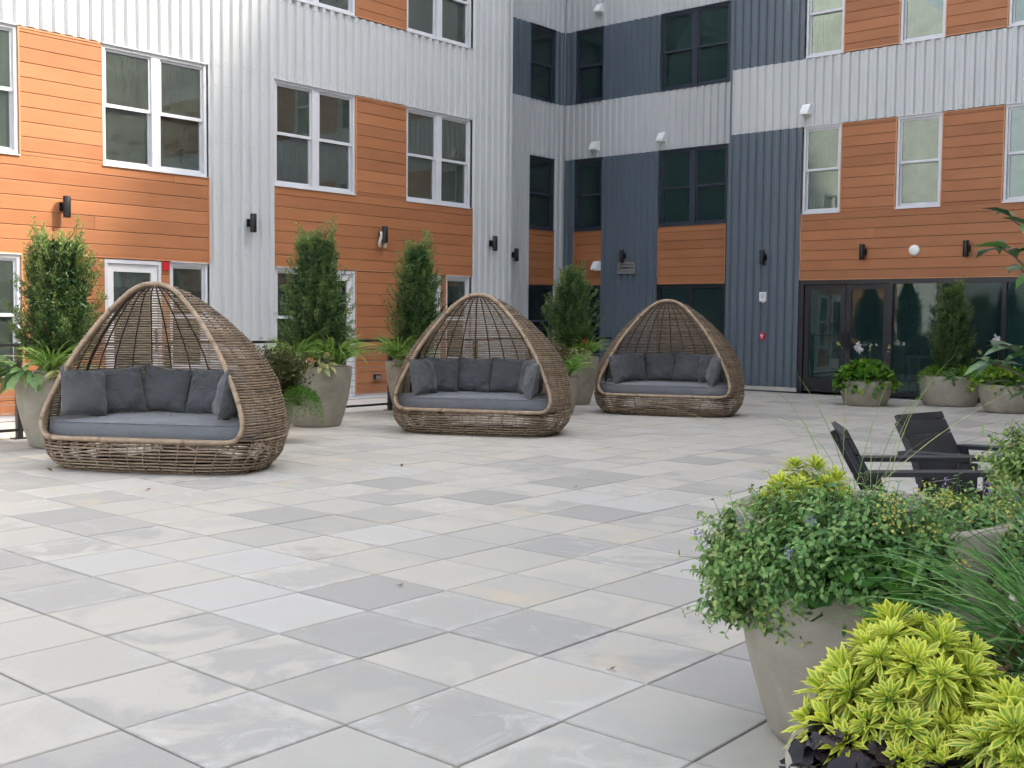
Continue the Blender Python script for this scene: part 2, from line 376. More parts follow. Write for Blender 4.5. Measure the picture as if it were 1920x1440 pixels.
def euph_mat():
    t = NT('variegated euphorbia leaf'); e = t.attr('edge'); oi = t.new('ShaderNodeObjectInfo').outputs['Random']
    tn = t.math('ADD', t.attr('tone'), t.math('MULTIPLY', t.math('SUBTRACT', oi, 0.55), 0.5), True)
    nz = t.noise(t.pos(), 60, 2)
    k = t.math('ADD', e, t.math('MULTIPLY', t.math('SUBTRACT', nz, 0.5), 0.5))
    green = t.ramp(tn, [(0.0, (0.12, 0.22, 0.04, 1)), (0.5, (0.22, 0.37, 0.05, 1)), (1.0, (0.38, 0.52, 0.06, 1))])
    yell = t.ramp(tn, [(0.0, (0.58, 0.57, 0.22, 1)), (0.5, (0.70, 0.69, 0.10, 1)), (1.0, (0.76, 0.76, 0.10, 1))])
    m = t.ramp(k, [(0.38, (0, 0, 0, 1)), (0.62, (1, 1, 1, 1))])
    c = t.mix(m, green, yell)
    t.color(c); t.rough(0.5); tr = t.new('ShaderNodeBsdfTranslucent'); t.lk(c, tr.inputs[0])
    mx = t.new('ShaderNodeMixShader'); mx.inputs[0].default_value = 0.3
    t.lk(t.p.outputs[0], mx.inputs[1]); t.lk(tr.outputs[0], mx.inputs[2]); t.lk(mx.outputs[0], t.n['Material Output'].inputs[0])
    return t.m
M['euphorbia'] = euph_mat()

def emit(name, c, s):
    t = NT(name); t.p.inputs['Emission Color'].default_value = c; t.p.inputs['Emission Strength'].default_value = s
    t.color(c); return t.m
M['lamp'] = emit('warm downlight', (1.0, 0.75, 0.4, 1), 6.0)

# ================================================================== GROUND
T = 0.53
GX, GY = 5.67976 * T, 5.4095 * T
YL, XR, XR1, YL2, XC = 14.70, 20.50, 21.40, 16.77, 17.0
YS = -3.25
b = MB(); b.add([(-400, -400, -0.09), (400, -400, -0.09), (400, 400, -0.09), (-400, 400, -0.09)], [(0, 1, 2, 3)])
setp(b.build('ground', M['far_ground']), kind='structure')
b = MB(); b.box(-9, XR - 0.02, YS + 0.02, 12.46, -0.085, -0.022)
terrace = setp(b.build('terrace', M['bed']), kind='structure')
b = MB(); b.box(-9, 21.35, 12.47, YL2 - 0.05, -0.085, -0.004)
setp(b.build('patio_slab', M['slab']), kind='structure')

def project(p):
    d = Vector(p) - Vector((0, 0, H_CAM)); z = d.dot(fw)
    return (960 + 2087.84 * d.dot(r2) / z, 720 - 2087.84 * d.dot(u2) / z, z)

def paver_geom(x, y, dz, tx, ty):
    g = 0.0034; c = 0.0035; h = T / 2
    V = []
    for (e, zz) in ((h - g, -0.02), (h - g, -c), (h - g - c, 0.0)):
        for sx, sy in ((-1, -1), (1, -1), (1, 1), (-1, 1)):
            V.append((x + sx * e, y + sy * e, zz + dz + tx * sx * e + ty * sy * e))
    F = []
    for k in (0, 4):
        for j in range(4): F.append((k + j, k + (j + 1) % 4, k + 4 + (j + 1) % 4, k + 4 + j))
    F.append((8, 9, 10, 11))
    return V, F
tiles = []
i0 = int(math.floor((-6 - GX) / T)); i1 = int(math.ceil((XR - 0.1 - GX) / T))
j0 = int(math.floor((YS + .1 - GY) / T)) + 1; j1 = int(math.ceil((12.40 - GY) / T))
for i in range(i0, i1):
    for j in range(j0, j1):
        x = GX + (i + .5) * T; y = GY + (j + .5) * T
        if x + T / 2 > XR - 0.02 or y + T / 2 > 12.47: continue
        px, py, z = project((x, y, 0))
        vis = z > 0.5 and -120 < px < 2040 and py < 1560
        tiles.append((0 if vis else 1, z if z > 0 else 99, x, y))
tiles.sort()
field = MB(); n_ind = 0
for (nv, z, x, y) in tiles:
    tone = random.random()
    if random.random() < 0.16: tone = random.uniform(0.0, 0.12)
    V, F = paver_geom(x, y, random.uniform(-0.0015, 0.0015), random.uniform(-.0018, .0018), random.uniform(-.0018, .0018))
    if nv == 0 and n_ind < 300:
        m_ = MB(); m_.add([(p[0] - x, p[1] - y, p[2]) for p in V], F, tone)
        o = m_.build('paver', M['paver'], terrace); o.location = (x, y, 0); n_ind += 1
    else:
        field.add(V, F, tone)
setp(field.build('paver_field', M['paver'], terrace), kind='stuff')

# ================================================================== BUILDINGS
class Face:
    """maps (s along wall, z, o outwards) to world; base = origin of the wing"""
    def __init__(self, kind, c, root): self.k = kind; self.c = c; self.root = root; self.off = tuple(root.location)
    def P(self, s, z, o):
        if self.k == 'y-': return (s, self.c - o, z)          # wall facing -y, s = x
        if self.k == 'x-': return (self.c - o, s, z)          # wall facing -x, s = y
        if self.k == 'y+': return (s, self.c + o, z)
    def box(self, m, s0, s1, z0, z1, o0, o1, tone=0.5):
        a = self.P(s0, z0, o0); c = self.P(s1, z1, o1); m.box(a[0], c[0], a[1], c[1], a[2], c[2], tone)
    def quad(self, m, pts, tone=0.5): m.add([self.P(*p) for p in pts], [(0, 1, 2, 3)], tone)
    def build(self, m, name, mat, parent=None, smooth=False):
        return m.build(name, mat, parent or self.root, smooth, off=self.off)

PITCH = 0.178
def corrugated(F, s0, s1, z0, z1, mat, name='corrugated_panel', screws=(), parent=None):
    prof = [(0.0, 0.0), (0.064, 0.0), (0.089, 0.042), (0.153, 0.042)]
    k0 = math.floor(s0 / PITCH) - 1; k1 = math.ceil(s1 / PITCH) + 1
    pts = [(k * PITCH + a, o) for k in range(k0, k1 + 1) for a, o in prof]
    out = []
    def at(s):
        for (a, oa), (c, oc) in zip(pts, pts[1:]):
            if a <= s <= c: return oa + (oc - oa) * (s - a) / max(c - a, 1e-9)
        return 0.0
    out = [(s0, at(s0))] + [p for p in pts if s0 + 1e-4 < p[0] < s1 - 1e-4] + [(s1, at(s1))]
    m = MB()
    V = []; Fc = []
    for s, o in out: V += [F.P(s, z0, o), F.P(s, z1, o), F.P(s, z0, -0.03), F.P(s, z1, -0.03)]
    for i in range(len(out) - 1):
        a = 4 * i; Fc += [(a, a + 4, a + 5, a + 1), (a, a + 2, a + 6, a + 4), (a + 1, a + 5, a + 7, a + 3)]
    m.add(V, Fc)
    ob = F.build(m, name, mat, parent)
    if screws:
        m = MB()
        for k in range(k0, k1 + 1):
            s = k * PITCH + 0.121
            if not (s0 + .03 < s < s1 - .03): continue
            for z in screws:
                if z0 < z < z1: F.box(m, s - .006, s + .006, z - .006, z + .006, 0.0422, 0.047)
        if m.v:
            setp(F.build(m, 'screws', M['screw'], ob), kind='stuff')
    return ob

def boards(F, s0, s1, z0, z1, zbase=2.20, joints=(), trim=(1, 1, 1, 1)):
    """individual siding boards, with backing and thin edge trim (left, right, top, bottom)"""
    p = 0.195; k = math.floor((z0 - zbase) / p + 1e-6)
    m = MB(); F.box(m, s0, s1, z0, z1, -0.03, 0.006); F.build(m, 'siding_backing', M['backing'])
    tw = 0.022
    a0 = s0 + (tw if trim[0] else 0); a1 = s1 - (tw if trim[1] else 0)
    b0 = z0 + (tw if trim[3] else 0); b1 = z1 - (tw if trim[2] else 0)
    while zbase + k * p < z1 - 1e-4:
        c0 = max(zbase + k * p, b0); c1 = min(zbase + (k + 1) * p - 0.007, b1); k += 1
        if c1 - c0 < 0.02: continue
        cuts = [a0] + [j for (j, row) in joints if a0 < j < a1 and row == k] + [a1]
        for s, e in zip(cuts, cuts[1:]):
            m = MB(); e2 = e - (0.003 if e < a1 else 0); o = 0.026 + random.uniform(-.001, .001)
            # bevelled shiplap section
            V = []
            for ss in (s, e2):
                for (zz, oo) in ((c0, 0.007), (c0, o - .003), (c0 + .004, o), (c1 - .007, o), (c1, o - .006), (c1, 0.007)):
                    V.append(F.P(ss, zz, oo))
            Fc = [(i, (i + 1) % 6, 6 + (i + 1) % 6, 6 + i) for i in range(6)] + [(0, 1, 2, 3, 4, 5), (11, 10, 9, 8, 7, 6)]
            m.add(V, Fc, random.random()); F.build(m, 'board', M['board'])
    m = MB()
    if trim[0]: F.box(m, s0, s0 + tw - .002, z0, z1, 0.0065, 0.034)
    if trim[1]: F.box(m, s1 - tw + .002, s1, z0, z1, 0.0065, 0.034)
    if trim[2]: F.box(m, s0 + tw, s1 - tw, z1 - tw + .002, z1, 0.0065, 0.033)
    if trim[3]: F.box(m, s0 + tw, s1 - tw, z0, z0 + tw - .002, 0.0065, 0.033)
    if m.v: F.build(m, 'edge_trim', M['trim'])

def room(F, s0, s1, z0, z1, parent, depth=3.0, mat='room', ex=0.35, below=0.8, above=0.3, jamb=0.16, jm='jamb'):
    """closed room behind an opening: splayed lining first, then the room itself"""
    m = MB(); q = F.quad
    a, c = -0.10, -0.10 - jamb
    q(m, [(s0, z0, a), (s0, z1, a), (s0, z1, c), (s0, z0, c)]); q(m, [(s1, z0, a), (s1, z0, c), (s1, z1, c), (s1, z1, a)])
    q(m, [(s0, z1, a), (s1, z1, a), (s1, z1, c), (s0, z1, c)]); q(m, [(s0, z0, a), (s0, z0, c), (s1, z0, c), (s1, z0, a)])
    F.build(m, 'window_lining', M[jm], parent)
    m = MB(); A0, A1, B0, B1 = s0 - ex, s1 + ex, max(z0 - below, 0.004), z1 + above; d = c - depth
    q(m, [(A0, B0, d), (A1, B0, d), (A1, B1, d), (A0, B1, d)]); q(m, [(A0, B0, c), (A0, B0, d), (A0, B1, d), (A0, B1, c)])
    q(m, [(A1, B0, d), (A1, B0, c), (A1, B1, c), (A1, B1, d)]); q(m, [(A0, B1, d), (A1, B1, d), (A1, B1, c), (A0, B1, c)])
    q(m, [(A0, B0, c), (A1, B0, c), (A1, B0, d), (A0, B0, d)])
    q(m, [(A0, B0, c), (A0, B1, c), (s0, B1, c), (s0, B0, c)]); q(m, [(s1, B0, c), (s1, B1, c), (A1, B1, c), (A1, B0, c)])
    q(m, [(s0, z1, c), (s0, B1, c), (s1, B1, c), (s1, z1, c)])
    if z0 - B0 > 0.01: q(m, [(s0, B0, c), (s0, z0, c), (s1, z0, c), (s1, B0, c)])
    F.build(m, 'room', M[mat], parent)

def pane(F, s0, s1, z0, z1, o, parent, mat='glass'):
    m = MB(); F.box(m, s0, s1, z0, z1, o - 0.006, o); return F.build(m, 'pane', M[mat], parent)

def window(F, s0, s1, z0, z1, units=2, fm='frame_light', gm='glass', mull=0.14, rm='room', split=0.5, single=False, sill=True, **kw):
    m = MB(); w = 0.045
    F.box(m, s0, s0 + w, z0, z1, -0.10, 0.010); F.box(m, s1 - w, s1, z0, z1, -0.10, 0.010)
    F.box(m, s0 + w, s1 - w, z1 - w, z1, -0.10, 0.012); F.box(m, s0 + w, s1 - w, z0, z0 + w, -0.10, 0.014)
    if sill: F.box(m, s0 - .012, s1 + .012, z0 - 0.016, z0 - .001, -0.03, 0.048)
    F.box(m, s0, s1, z1 + .001, z1 + .014, -0.03, 0.044)
    spans = [(s0 + w, s1 - w)]
    if units == 2:
        c = (s0 + s1) / 2; F.box(m, c - mull / 2, c + mull / 2, z0 + w, z1 - w, -0.095, 0.004)
        spans = [(s0 + w, c - mull / 2), (c + mull / 2, s1 - w)]
    win = F.build(m, 'window', M[fm])
    zm = z0 + (z1 - z0) * split; t = 0.034
    for (a, c) in spans:
        parts = [(zm - .02, z1 - w, -0.052, -0.022, 0.040), (z0 + w, zm + .02, -0.088, -0.056, 0.034)]
        if single: parts = [(z0 + w, z1 - w, -0.06, -0.025, 0.034)]
        for (b0, b1, o0, o1, rail) in parts:
            m = MB()
            F.box(m, a + .001, a + t, b0, b1, o0, o1); F.box(m, c - t, c - .001, b0, b1, o0, o1)
            F.box(m, a + t, c - t, b0, b0 + rail + .008, o0, o1 + .002); F.box(m, a + t, c - t, b1 - rail, b1, o0, o1 + .001)
            sa = F.build(m, 'sash', M[fm], win)
            pane(F, a + t, c - t, b0 + rail + .008, b1 - rail, (o0 + o1) / 2, win, gm)
    room(F, s0, s1, z0, z1, win, mat=rm, **kw)
    return win

def glass_door(F, s0, s1, z0, z1, fm='frame_white', gm='glass', handle=1, o=0.0, lite=(0.10, 0.11, 0.22)):
    m = MB(); st, tp, bt = lite
    F.box(m, s0, s0 + st, z0, z1, o - .06, o); F.box(m, s1 - st, s1, z0, z1, o - .06, o)
    F.box(m, s0 + st, s1 - st, z1 - tp, z1, o - .058, o - .002); F.box(m, s0 + st, s1 - st, z0, z0 + bt, o - .058, o - .002)
    d = F.build(m, 'door', M[fm]); pane(F, s0 + st, s1 - st, z0 + bt, z1 - tp, o - .027, d, gm)
    hs = s0 + st / 2 if handle > 0 else s1 - st / 2
    m = MB(); F.box(m, hs - .012, hs + .012, 0.85, 1.20, o + .035, o + .055); F.box(m, hs - .01, hs + .01, 0.87, 0.90, o, o + .035); F.box(m, hs - .01, hs + .01, 1.15, 1.18, o, o + .035)
    F.build(m, 'door_handle', M['black'], d); return d

ZG, ZS, ZH, ZS3, ZH3 = 2.205, 3.51, 5.19, 6.53, 8.21
SCREW = (5.27, 5.34, 6.0, 4.2, 2.9, 1.75, 0.9, 7.0, 7.9)

# ------------------------------------------------------------------ left wing
lw = empty('apartment_building', (5.5, YL, 0), 0, 'long grey corrugated apartment wing with orange siding and pale window frames on the left', 'building')
L = Face('y-', YL, lw)
X0 = 0.5
cols_ = [(8.245, 9.945), (11.215, 12.915), (14.135, 15.835)]
W0 = (5.34, 7.04)
# upper grey band, pilasters, corner
corrugated(L, X0, XC - .04, ZH + .016, ZS3 - .018, M['grey'], screws=(5.27, 6.42))
corrugated(L, 9.985, 11.195, -0.0 + .02, ZH + .014, M['grey'], screws=(4.9, 4.05, 3.2, 2.35, 1.45, .6))
corrugated(L, 15.905, XC - .04, .02, ZH + .014, M['grey'], screws=(4.9, 4.05, 3.2, 2.35, 1.45, .6))
corrugated(L, 15.905, XC - .04, ZS3 - .016, 12.4, M['grey'], screws=(6.6, 7.5, 8.4))
corrugated(L, X0, 11.195, ZS3 - .016, 12.4, M['grey'])
corrugated(L, 11.195, 15.905, ZH3 + .016, 12.4, M['grey'])
# corner flashing and return wall round the outer corner
m = MB(); L.box(m, XC - .045, XC + .02, .02, 12.4, -0.03, 0.048); L.build(m, 'corner_flashing', M['grey'])
m = MB(); m.box(XC + .0, XC + .018, YL + .035, YL2 - .01, 0.02, 12.4); L.build(m, 'return_wall', M['grey'])
# windows
window(L, *W0, ZS, ZH)
for a, c in cols_: window(L, a, c, ZS, ZH)
for a, c in cols_[1:]: window(L, a, c, ZS3, ZH3)
# boards first floor
JT = [(9.36, 7), (14.9, 7), (12.1, 4), (8.1, 3)]
boards(L, 7.045, 8.24, ZS, ZH, trim=(1, 0, 1, 0), joints=JT)
boards(L, 4.2, 9.982, ZG, ZS - .002, trim=(0, 1, 0, 1), joints=JT)
boards(L, 12.92, 14.13, ZS, ZH, trim=(1, 0, 1, 0))
boards(L, 11.198, 15.902, ZG, ZS - .002, trim=(0, 0, 0, 1), joints=JT)
boards(L, 12.92, 14.13, ZS3, ZH3, trim=(0, 0, 0, 1))
# west rest of the wing (out of frame)
corrugated(L, X0, 4.19, .02, ZH + .014, M['grey'])
boards(L, 4.2, 5.33, ZS, ZH, trim=(1, 0, 1, 0))
# ground floor
window(L, *W0, 0.58, ZG - .016, fm='frame_light')
boards(L, 4.2, 7.045, 0.06, 0.562, trim=(0, 0, 0, 1)); boards(L, 4.2, 5.33, 0.565, ZG - .002, trim=(0, 0, 0, 0))
boards(L, 7.045, 8.24, 0.06, ZG - .002, trim=(1, 0, 0, 1))
boards(L, 12.92, 14.13, 0.06, ZG - .002, trim=(1, 0, 0, 1))
def entry(a, c, flip):
    """full glass door, orange post and a tall side window"""
    if not flip: d0, d1, p0, p1, w0, w1 = a, a + .90, a + .90, a + 1.04, a + 1.045, c
    else: d0, d1, p0, p1, w0, w1 = c - .90, c, c - 1.04, c - .90, a, c - 1.045
    m = MB(); L.box(m, d0, d0 + .045, 0.01, ZG - .016, -.10, .02); L.box(m, d1 - .045, d1, .01, ZG - .016, -.10, .02); L.box(m, d0 + .045, d1 - .045, ZG - .07, ZG - .016, -.10, .022)
    fr = L.build(m, 'door_frame', M['frame_light'])
    glass_door(L, d0 + .05, d1 - .05, 0.03, ZG - .075, handle=-1 if not flip else 1, o=-.01)
    room(L, d0, d1, 0.02, ZG - .016, fr, below=0.0)
    boards(L, p0 + .002, p1 - .002, 0.06, ZG - .002, trim=(0, 0, 0, 0))
    window(L, w0, w1, 0.58, ZG - .016, units=1)
    boards(L, w0, w1, 0.06, 0.562, trim=(0, 0, 0, 1))
entry(*cols_[0], False); entry(*cols_[1], True); entry(*cols_[2], False)
m = MB(); L.box(m, 4.2, XC, -0.004, 0.056, -0.05, 0.012); L.build(m, 'plinth', M['frame_light'])
m = MB(); L.box(m, 9.16, 9.27, ZG - .14, ZG - .02, .034, .05); L.build(m, 'red_patch', M['red'])
m = MB(); m.box(X0, XC - .02, YL + 4.0, YL + 9, 0, 12.35); m.box(X0, XC - .02, YL + .04, YL + 4.0, 12.2, 12.35); m.box(X0, X0 + .1, YL + .04, YL + 4.0, 0, 12.2); m.box(X0, 4.2, YL + .04, YL + .2, 0, 5.1)
L.build(m, 'shadow_core', M['room'])  # unseen body and roof slab, added to keep the sun out

# ------------------------------------------------------------------ recessed corner wing
rw = empty('apartment_building', (19.5, YL2, 0), 0, 'recessed corner wing with slate blue and pale grey metal bands and dark window frames', 'building')
A = Face('y-', YL2, rw)        # wall facing the camera from the left side
Bf = Face('x-', XR1, rw)       # wall facing left
wa = (20.07, 21.02)
zt = 16.0
# A wall
corrugated(A, 17.02, 21.39, ZH + .016, ZS3 - .018, M['grey'], screws=(5.27,))
corrugated(A, 17.02, 21.39, ZH3 + .016, zt, M['grey'])
corrugated(A, 17.02, wa[0] - .004, ZS3 - .016, ZH3 + .014, M['slate']); corrugated(A, wa[1] + .004, 21.39, ZS3 - .016, ZH3 + .014, M['slate'])
corrugated(A, 17.02, wa[0] - .004, .02, ZH + .014, M['grey']); corrugated(A, wa[1] + .004, 21.39, .02, ZH + .014, M['grey'])
for z0, z1 in ((ZS, ZH), (ZS3, ZH3)): window(A, *wa, z0, z1, units=1, fm='frame_dark', gm='glass_dark')
boards(A, *wa, ZG, ZS - .002, trim=(0, 0, 0, 0))
window(A, *wa, 0.5, ZG - .016, units=1, fm='frame_dark', gm='glass_dark'); boards(A, *wa, 0.06, .482, trim=(0, 0, 0, 0))
# B wall: s = y from 12.2 to 16.75
wb1 = (15.60, 16.42); wb2 = (12.285, 14.02)
corrugated(Bf, 11.72, 16.75, ZH + .016, ZS3 - .018, M['grey'], screws=(5.27,)); corrugated(Bf, 11.72, 16.75, ZH3 + .016, zt, M['grey'])
for z0, z1 in ((ZS3 - .016, ZH3 + .014), (.02, ZH + .014)):
    corrugated(Bf, wb1[1] + .004, 16.75, z0, z1, M['slate']); corrugated(Bf, wb2[1] + .004, wb1[0] - .004, z0, z1, M['slate']); corrugated(Bf, 11.72, wb2[0] - .004, z0, z1, M['slate'])
for z0, z1 in ((ZS, ZH), (ZS3, ZH3)):
    window(Bf, *wb1, z0, z1, units=1, fm='frame_dark', gm='glass_dark')
    window(Bf, *wb2, z0, z1, units=2, fm='frame_dark', gm='glass_dark', ex=.2)
boards(Bf, *wb1, ZG, ZS - .002, trim=(0, 1, 0, 0)); boards(Bf, *wb2, ZG, ZS - .002, trim=(1, 1, 1, 1))
window(Bf, *wb1, 0.5, ZG - .016, units=1, fm='frame_dark', gm='glass_dark'); boards(Bf, *wb1, 0.06, .482, trim=(0, 0, 0, 0))
m = MB(); c = (wb2[0] + wb2[1]) / 2
Bf.box(m, wb2[0], wb2[0] + .06, .01, ZG - .016, -.1, .01); Bf.box(m, wb2[1] - .06, wb2[1], .01, ZG - .016, -.1, .01); Bf.box(m, c - .04, c + .04, .01, ZG - .08, -.1, .008)
Bf.box(m, wb2[0] + .06, wb2[1] - .06, ZG - .09, ZG - .016, -.1, .012); Bf.box(m, wb2[0] + .06, wb2[1] - .06, .01, .12, -.1, .012)
st = Bf.build(m, 'storefront_frame', M['storefront'])
for a, e in ((wb2[0] + .06, c - .04), (c + .04, wb2[1] - .06)): pane(Bf, a, e, .12, ZG - .09, -.04, st, 'glass_dark')
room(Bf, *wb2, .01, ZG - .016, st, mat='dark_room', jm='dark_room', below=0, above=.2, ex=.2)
m = MB(); m.box(21.37, 21.395, YL2 - .012, YL2 - .03, .02, zt); A.build(m, 'corner_flashing', M['grey'])
m = MB(); m.box(17.0, 26, YL2 + 4, YL2 + 9, 0, zt); m.box(17.0, 27, YL2 + .05, YL2 + 4, zt - .2, zt); m.box(XR1 + 4, XR1 + 8, 11.8, YL2 + 4, 0, zt); m.box(XR1 + .05, XR1 + 4, 11.8, YL2 + .1, zt - .2, zt)
A.build(m, 'shadow_core', M['room'])  # unseen blocks and roof slabs behind both walls, added to stop sunlight

# ------------------------------------------------------------------ right wing
gw = empty('apartment_building', (XR, 8.0, 0), 0, 'right apartment wing with slate metal, orange siding and a dark glazed entrance', 'building')
G = Face('x-', XR, gw)
wr = [(9.30, 10.075), (7.38, 8.205), (5.47, 6.295), (3.55, 4.375)]
YE = 11.71; YN = YS + .03; ztr = 20.0
corrugated(G, 10.10, YE - .04, .075, ZH + .014, M['slate']); corrugated(G, 10.10, YE - .04, ZS3 - .016, ztr, M['slate'])
corrugated(G, YN, YE - .04, ZH + .016, ZS3 - .018, M['grey'], screws=(5.27, 6.42))
corrugated(G, YN, 10.098, ZH3 + .016, ztr, M['grey'])
m = MB(); G.box(m, YE - .042, YE, .075, ztr, -.03, .048); G.build(m, 'corner_flashing', M['slate'])
m = MB(); m.box(XR + .03, XR1 - .01, YE - .02, YE - .002, .02, ztr); G.build(m, 'return_wall', M['slate'])
for z0, z1 in ((ZS, ZH), (ZS3, ZH3)):
    for a, c in wr: window(G, a, c, z0, z1, units=1)
    for (a, _), (_, c) in zip(wr, wr[1:]): boards(G, c + .004, a - .004, z0, z1, trim=(1, 1, 1, 1 if z0 > 6 else 0))
    boards(G, YN, wr[-1][0] - .004, z0, z1, trim=(0, 0, 1, 0))
boards(G, YN, 10.096, ZG, ZS - .002, trim=(0, 1, 0, 1), joints=[(5.2, 3), (8.6, 5)])
m = MB(); G.box(m, 10.102, YE, -.004, .07, -.06, .05); G.build(m, 'plinth', M['slab'])
# glazed entrance
m = MB()
G.box(m, 10.0, 10.095, .005, ZG - .004, -.12, .02); G.box(m, YN, 10.0, ZG - .085, ZG - .004, -.12, .022)
mull = [8.25, 7.36, 6.215, 5.07, 3.92, 2.77, 1.6, .4, -.8, -2.0]
for s in mull: G.box(m, s - .035, s + .035, .005, ZG - .085, -.11, .015)
G.box(m, YN, 8.215, .005, .09, -.105, .016)
sf = G.build(m, 'storefront_frame', M['storefront'])
glass_door(G, 9.145, 9.99, .02, ZG - .09, fm='storefront', gm='glass_dark', handle=1, o=-.02, lite=(.10, .10, .28))
glass_door(G, 8.29, 9.135, .02, ZG - .09, fm='storefront', gm='glass_dark', handle=-1, o=-.02, lite=(.10, .10, .28))
for a, c in zip(mull, mull[1:]): pane(G, c + .035, a - .035, .09, ZG - .085, -.045, sf, 'glass_dark')
pane(G, YN, mull[-1] - .035, .09, ZG - .085, -.045, sf, 'glass_dark')
# lobby behind it
m = MB(); q = G.quad; d = -5.5; z9 = 2.6; zf = .004
q(m, [(YN, zf, -.12), (10.1, zf, -.12), (10.1, zf, d), (YN, zf, d)]); q(m, [(YN, z9, d), (10.1, z9, d), (10.1, z9, -.12), (YN, z9, -.12)])
q(m, [(YN, zf, d), (10.1, zf, d), (10.1, z9, d), (YN, z9, d)]); q(m, [(10.1, zf, -.12), (10.1, z9, -.12), (10.1, z9, d), (10.1, zf, d)]); q(m, [(YN, zf, -.12), (YN, zf, d), (YN, z9, d), (YN, z9, -.12)])
q(m, [(YN, ZG - .085, -.12), (YN, z9, -.12), (10.1, z9, -.12), (10.1, ZG - .085, -.12)])
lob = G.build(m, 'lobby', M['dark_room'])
m = MB(); G.box(m, 5.9, 6.75, .01, 2.55, -2.2, -1.9); G.build(m, 'lobby_column', M['lobby_wall'], lob)
for s, o in ((9.45, -1.6), (9.0, -1.2)):
    m = MB(); G.box(m, s - .07, s + .07, 2.56, 2.59, o - .07, o + .07); G.build(m, 'ceiling_light', M['lamp'], lob)
m = MB(); m.box(XR + 7, XR + 10, YN, YE, 0, ztr); m.box(XR + .05, XR + 7, YN, YE - .03, ztr - .3, ztr - .05); m.box(XR + .05, XR + 7, YE - .3, YE - .03, 8.6, ztr - .3)
m.box(XR + .045, XR + .3, YN, YE - .3, 8.6, ztr - .3)
G.build(m, 'shadow_core', M['room'])  # unseen mass behind the facade, added so the wing casts its shadow

# ------------------------------------------------------------------ unseen south wing behind the camera (added and sized to shade the terrace, shows in reflections)
sw = empty('apartment_building', (5, YS, 0), 0, 'unseen tall grey corrugated wing added behind the viewer to shade the courtyard', 'building')
S = Face('y+', YS, sw); zs = 20.0; SX = 1.5
for k in range(6):
    z = k * 3.05
    corrugated(S, SX, XR - .1, z + 2.4 if k else 2.3, min(z + 3.6, zs) if k < 5 else zs, M['grey'])
    m = MB(); S.box(m, SX, XR - .1, z + (.55 if k else 0), z + (2.4 if k else 2.3), -.05, .0); S.build(m, 'wall_band', M['slate'] if k == 0 else M['grey'])
    for i in range(5):
        s = 2.6 + 3.5 * i
        m = MB(); S.box(m, s, s + 1.7, z + .6, z + 2.3, .001, .02); w = S.build(m, 'window', M['frame_light'])
        for dd in (.06, .89):
            m = MB(); S.box(m, s + dd, s + dd + .75, z + .66, z + 2.24, .021, .026); S.build(m, 'pane', M['dark_room'], w)
m = MB(); m.box(SX, XR + 9, YS - 8, YS - .06, 0, zs); S.build(m, 'shadow_core', M['room'])  # added mass, run past the right wing to shut out sun

# ================================================================== WALL FITTINGS
def sconce(F, s, z, label, o0=0.042, wrap=False):
    P = F.P(s, z, o0); e = empty('wall_sconce', P, 0, label, 'sconce', 'black cylinder wall lights'); off = P
    c = F.P(s, z, o0 + .105)
    m = MB(); k = 16
    prof = [(.030, z - .150), (.048, z - .150), (.05, z - .146), (.05, z + .136), (.048, z + .14), (.030, z + .14), (.030, z + .10)]
    m.lathe([(r_, zz) for r_, zz in prof], k, (c[0], c[1])); m.build('cylinder', M['black'], e, True, off=off)
    m = MB(); F.box(m, s - .022, s + .022, z - .02, z + .03, o0 + .012, o0 + .06); F.box(m, s - .055, s + .055, z - .06, z + .06, o0, o0 + .014)
    m.build('bracket', M['black'], e, off=off)
    if wrap:
        m = MB()
        for q_, dx in enumerate((-.075, -.055, .06)):
            pts = [F.P(s + dx + .012 * math.sin(i * 1.3 + q_), z + (.05 if q_ < 2 else -.12) - i * .055, o0 + .06 + .02 * math.sin(i * .9 + q_)) for i in range(6 if q_ < 2 else 3)]
            m.tube(pts, [.012, .02, .03, .026, .03, .012][:len(pts)], 7)
        m.build('plastic_wrap', M['cloth_wrap'], e, True, off=off)
    return e
sconce(L, 7.64, 2.87, 'black cylinder wall light on sunlit orange siding above the leftmost tree', .028)
sconce(L, 10.70, 2.865, 'black cylinder wall light on the grey corrugated pilaster left of centre')
sconce(L, 13.51, 2.86, 'black cylinder wall light with torn plastic wrap hanging from it', .028, True)
sconce(L, 16.42, 2.87, 'black cylinder wall light near the pale grey outer corner')
sconce(A, 19.5, 2.86, 'black cylinder wall light on the grey wall of the recessed corner')
sconce(Bf, 14.93, 2.86, 'black cylinder wall light just above the louver vent')
sconce(G, 10.86, 2.68, 'black cylinder wall light on slate metal above the white strobe')
sconce(G, 8.78, 2.72, 'black cylinder wall light left of the white disc on orange siding', .028)
sconce(G, 6.86, 2.72, 'black cylinder wall light right of the white disc on orange siding', .028)

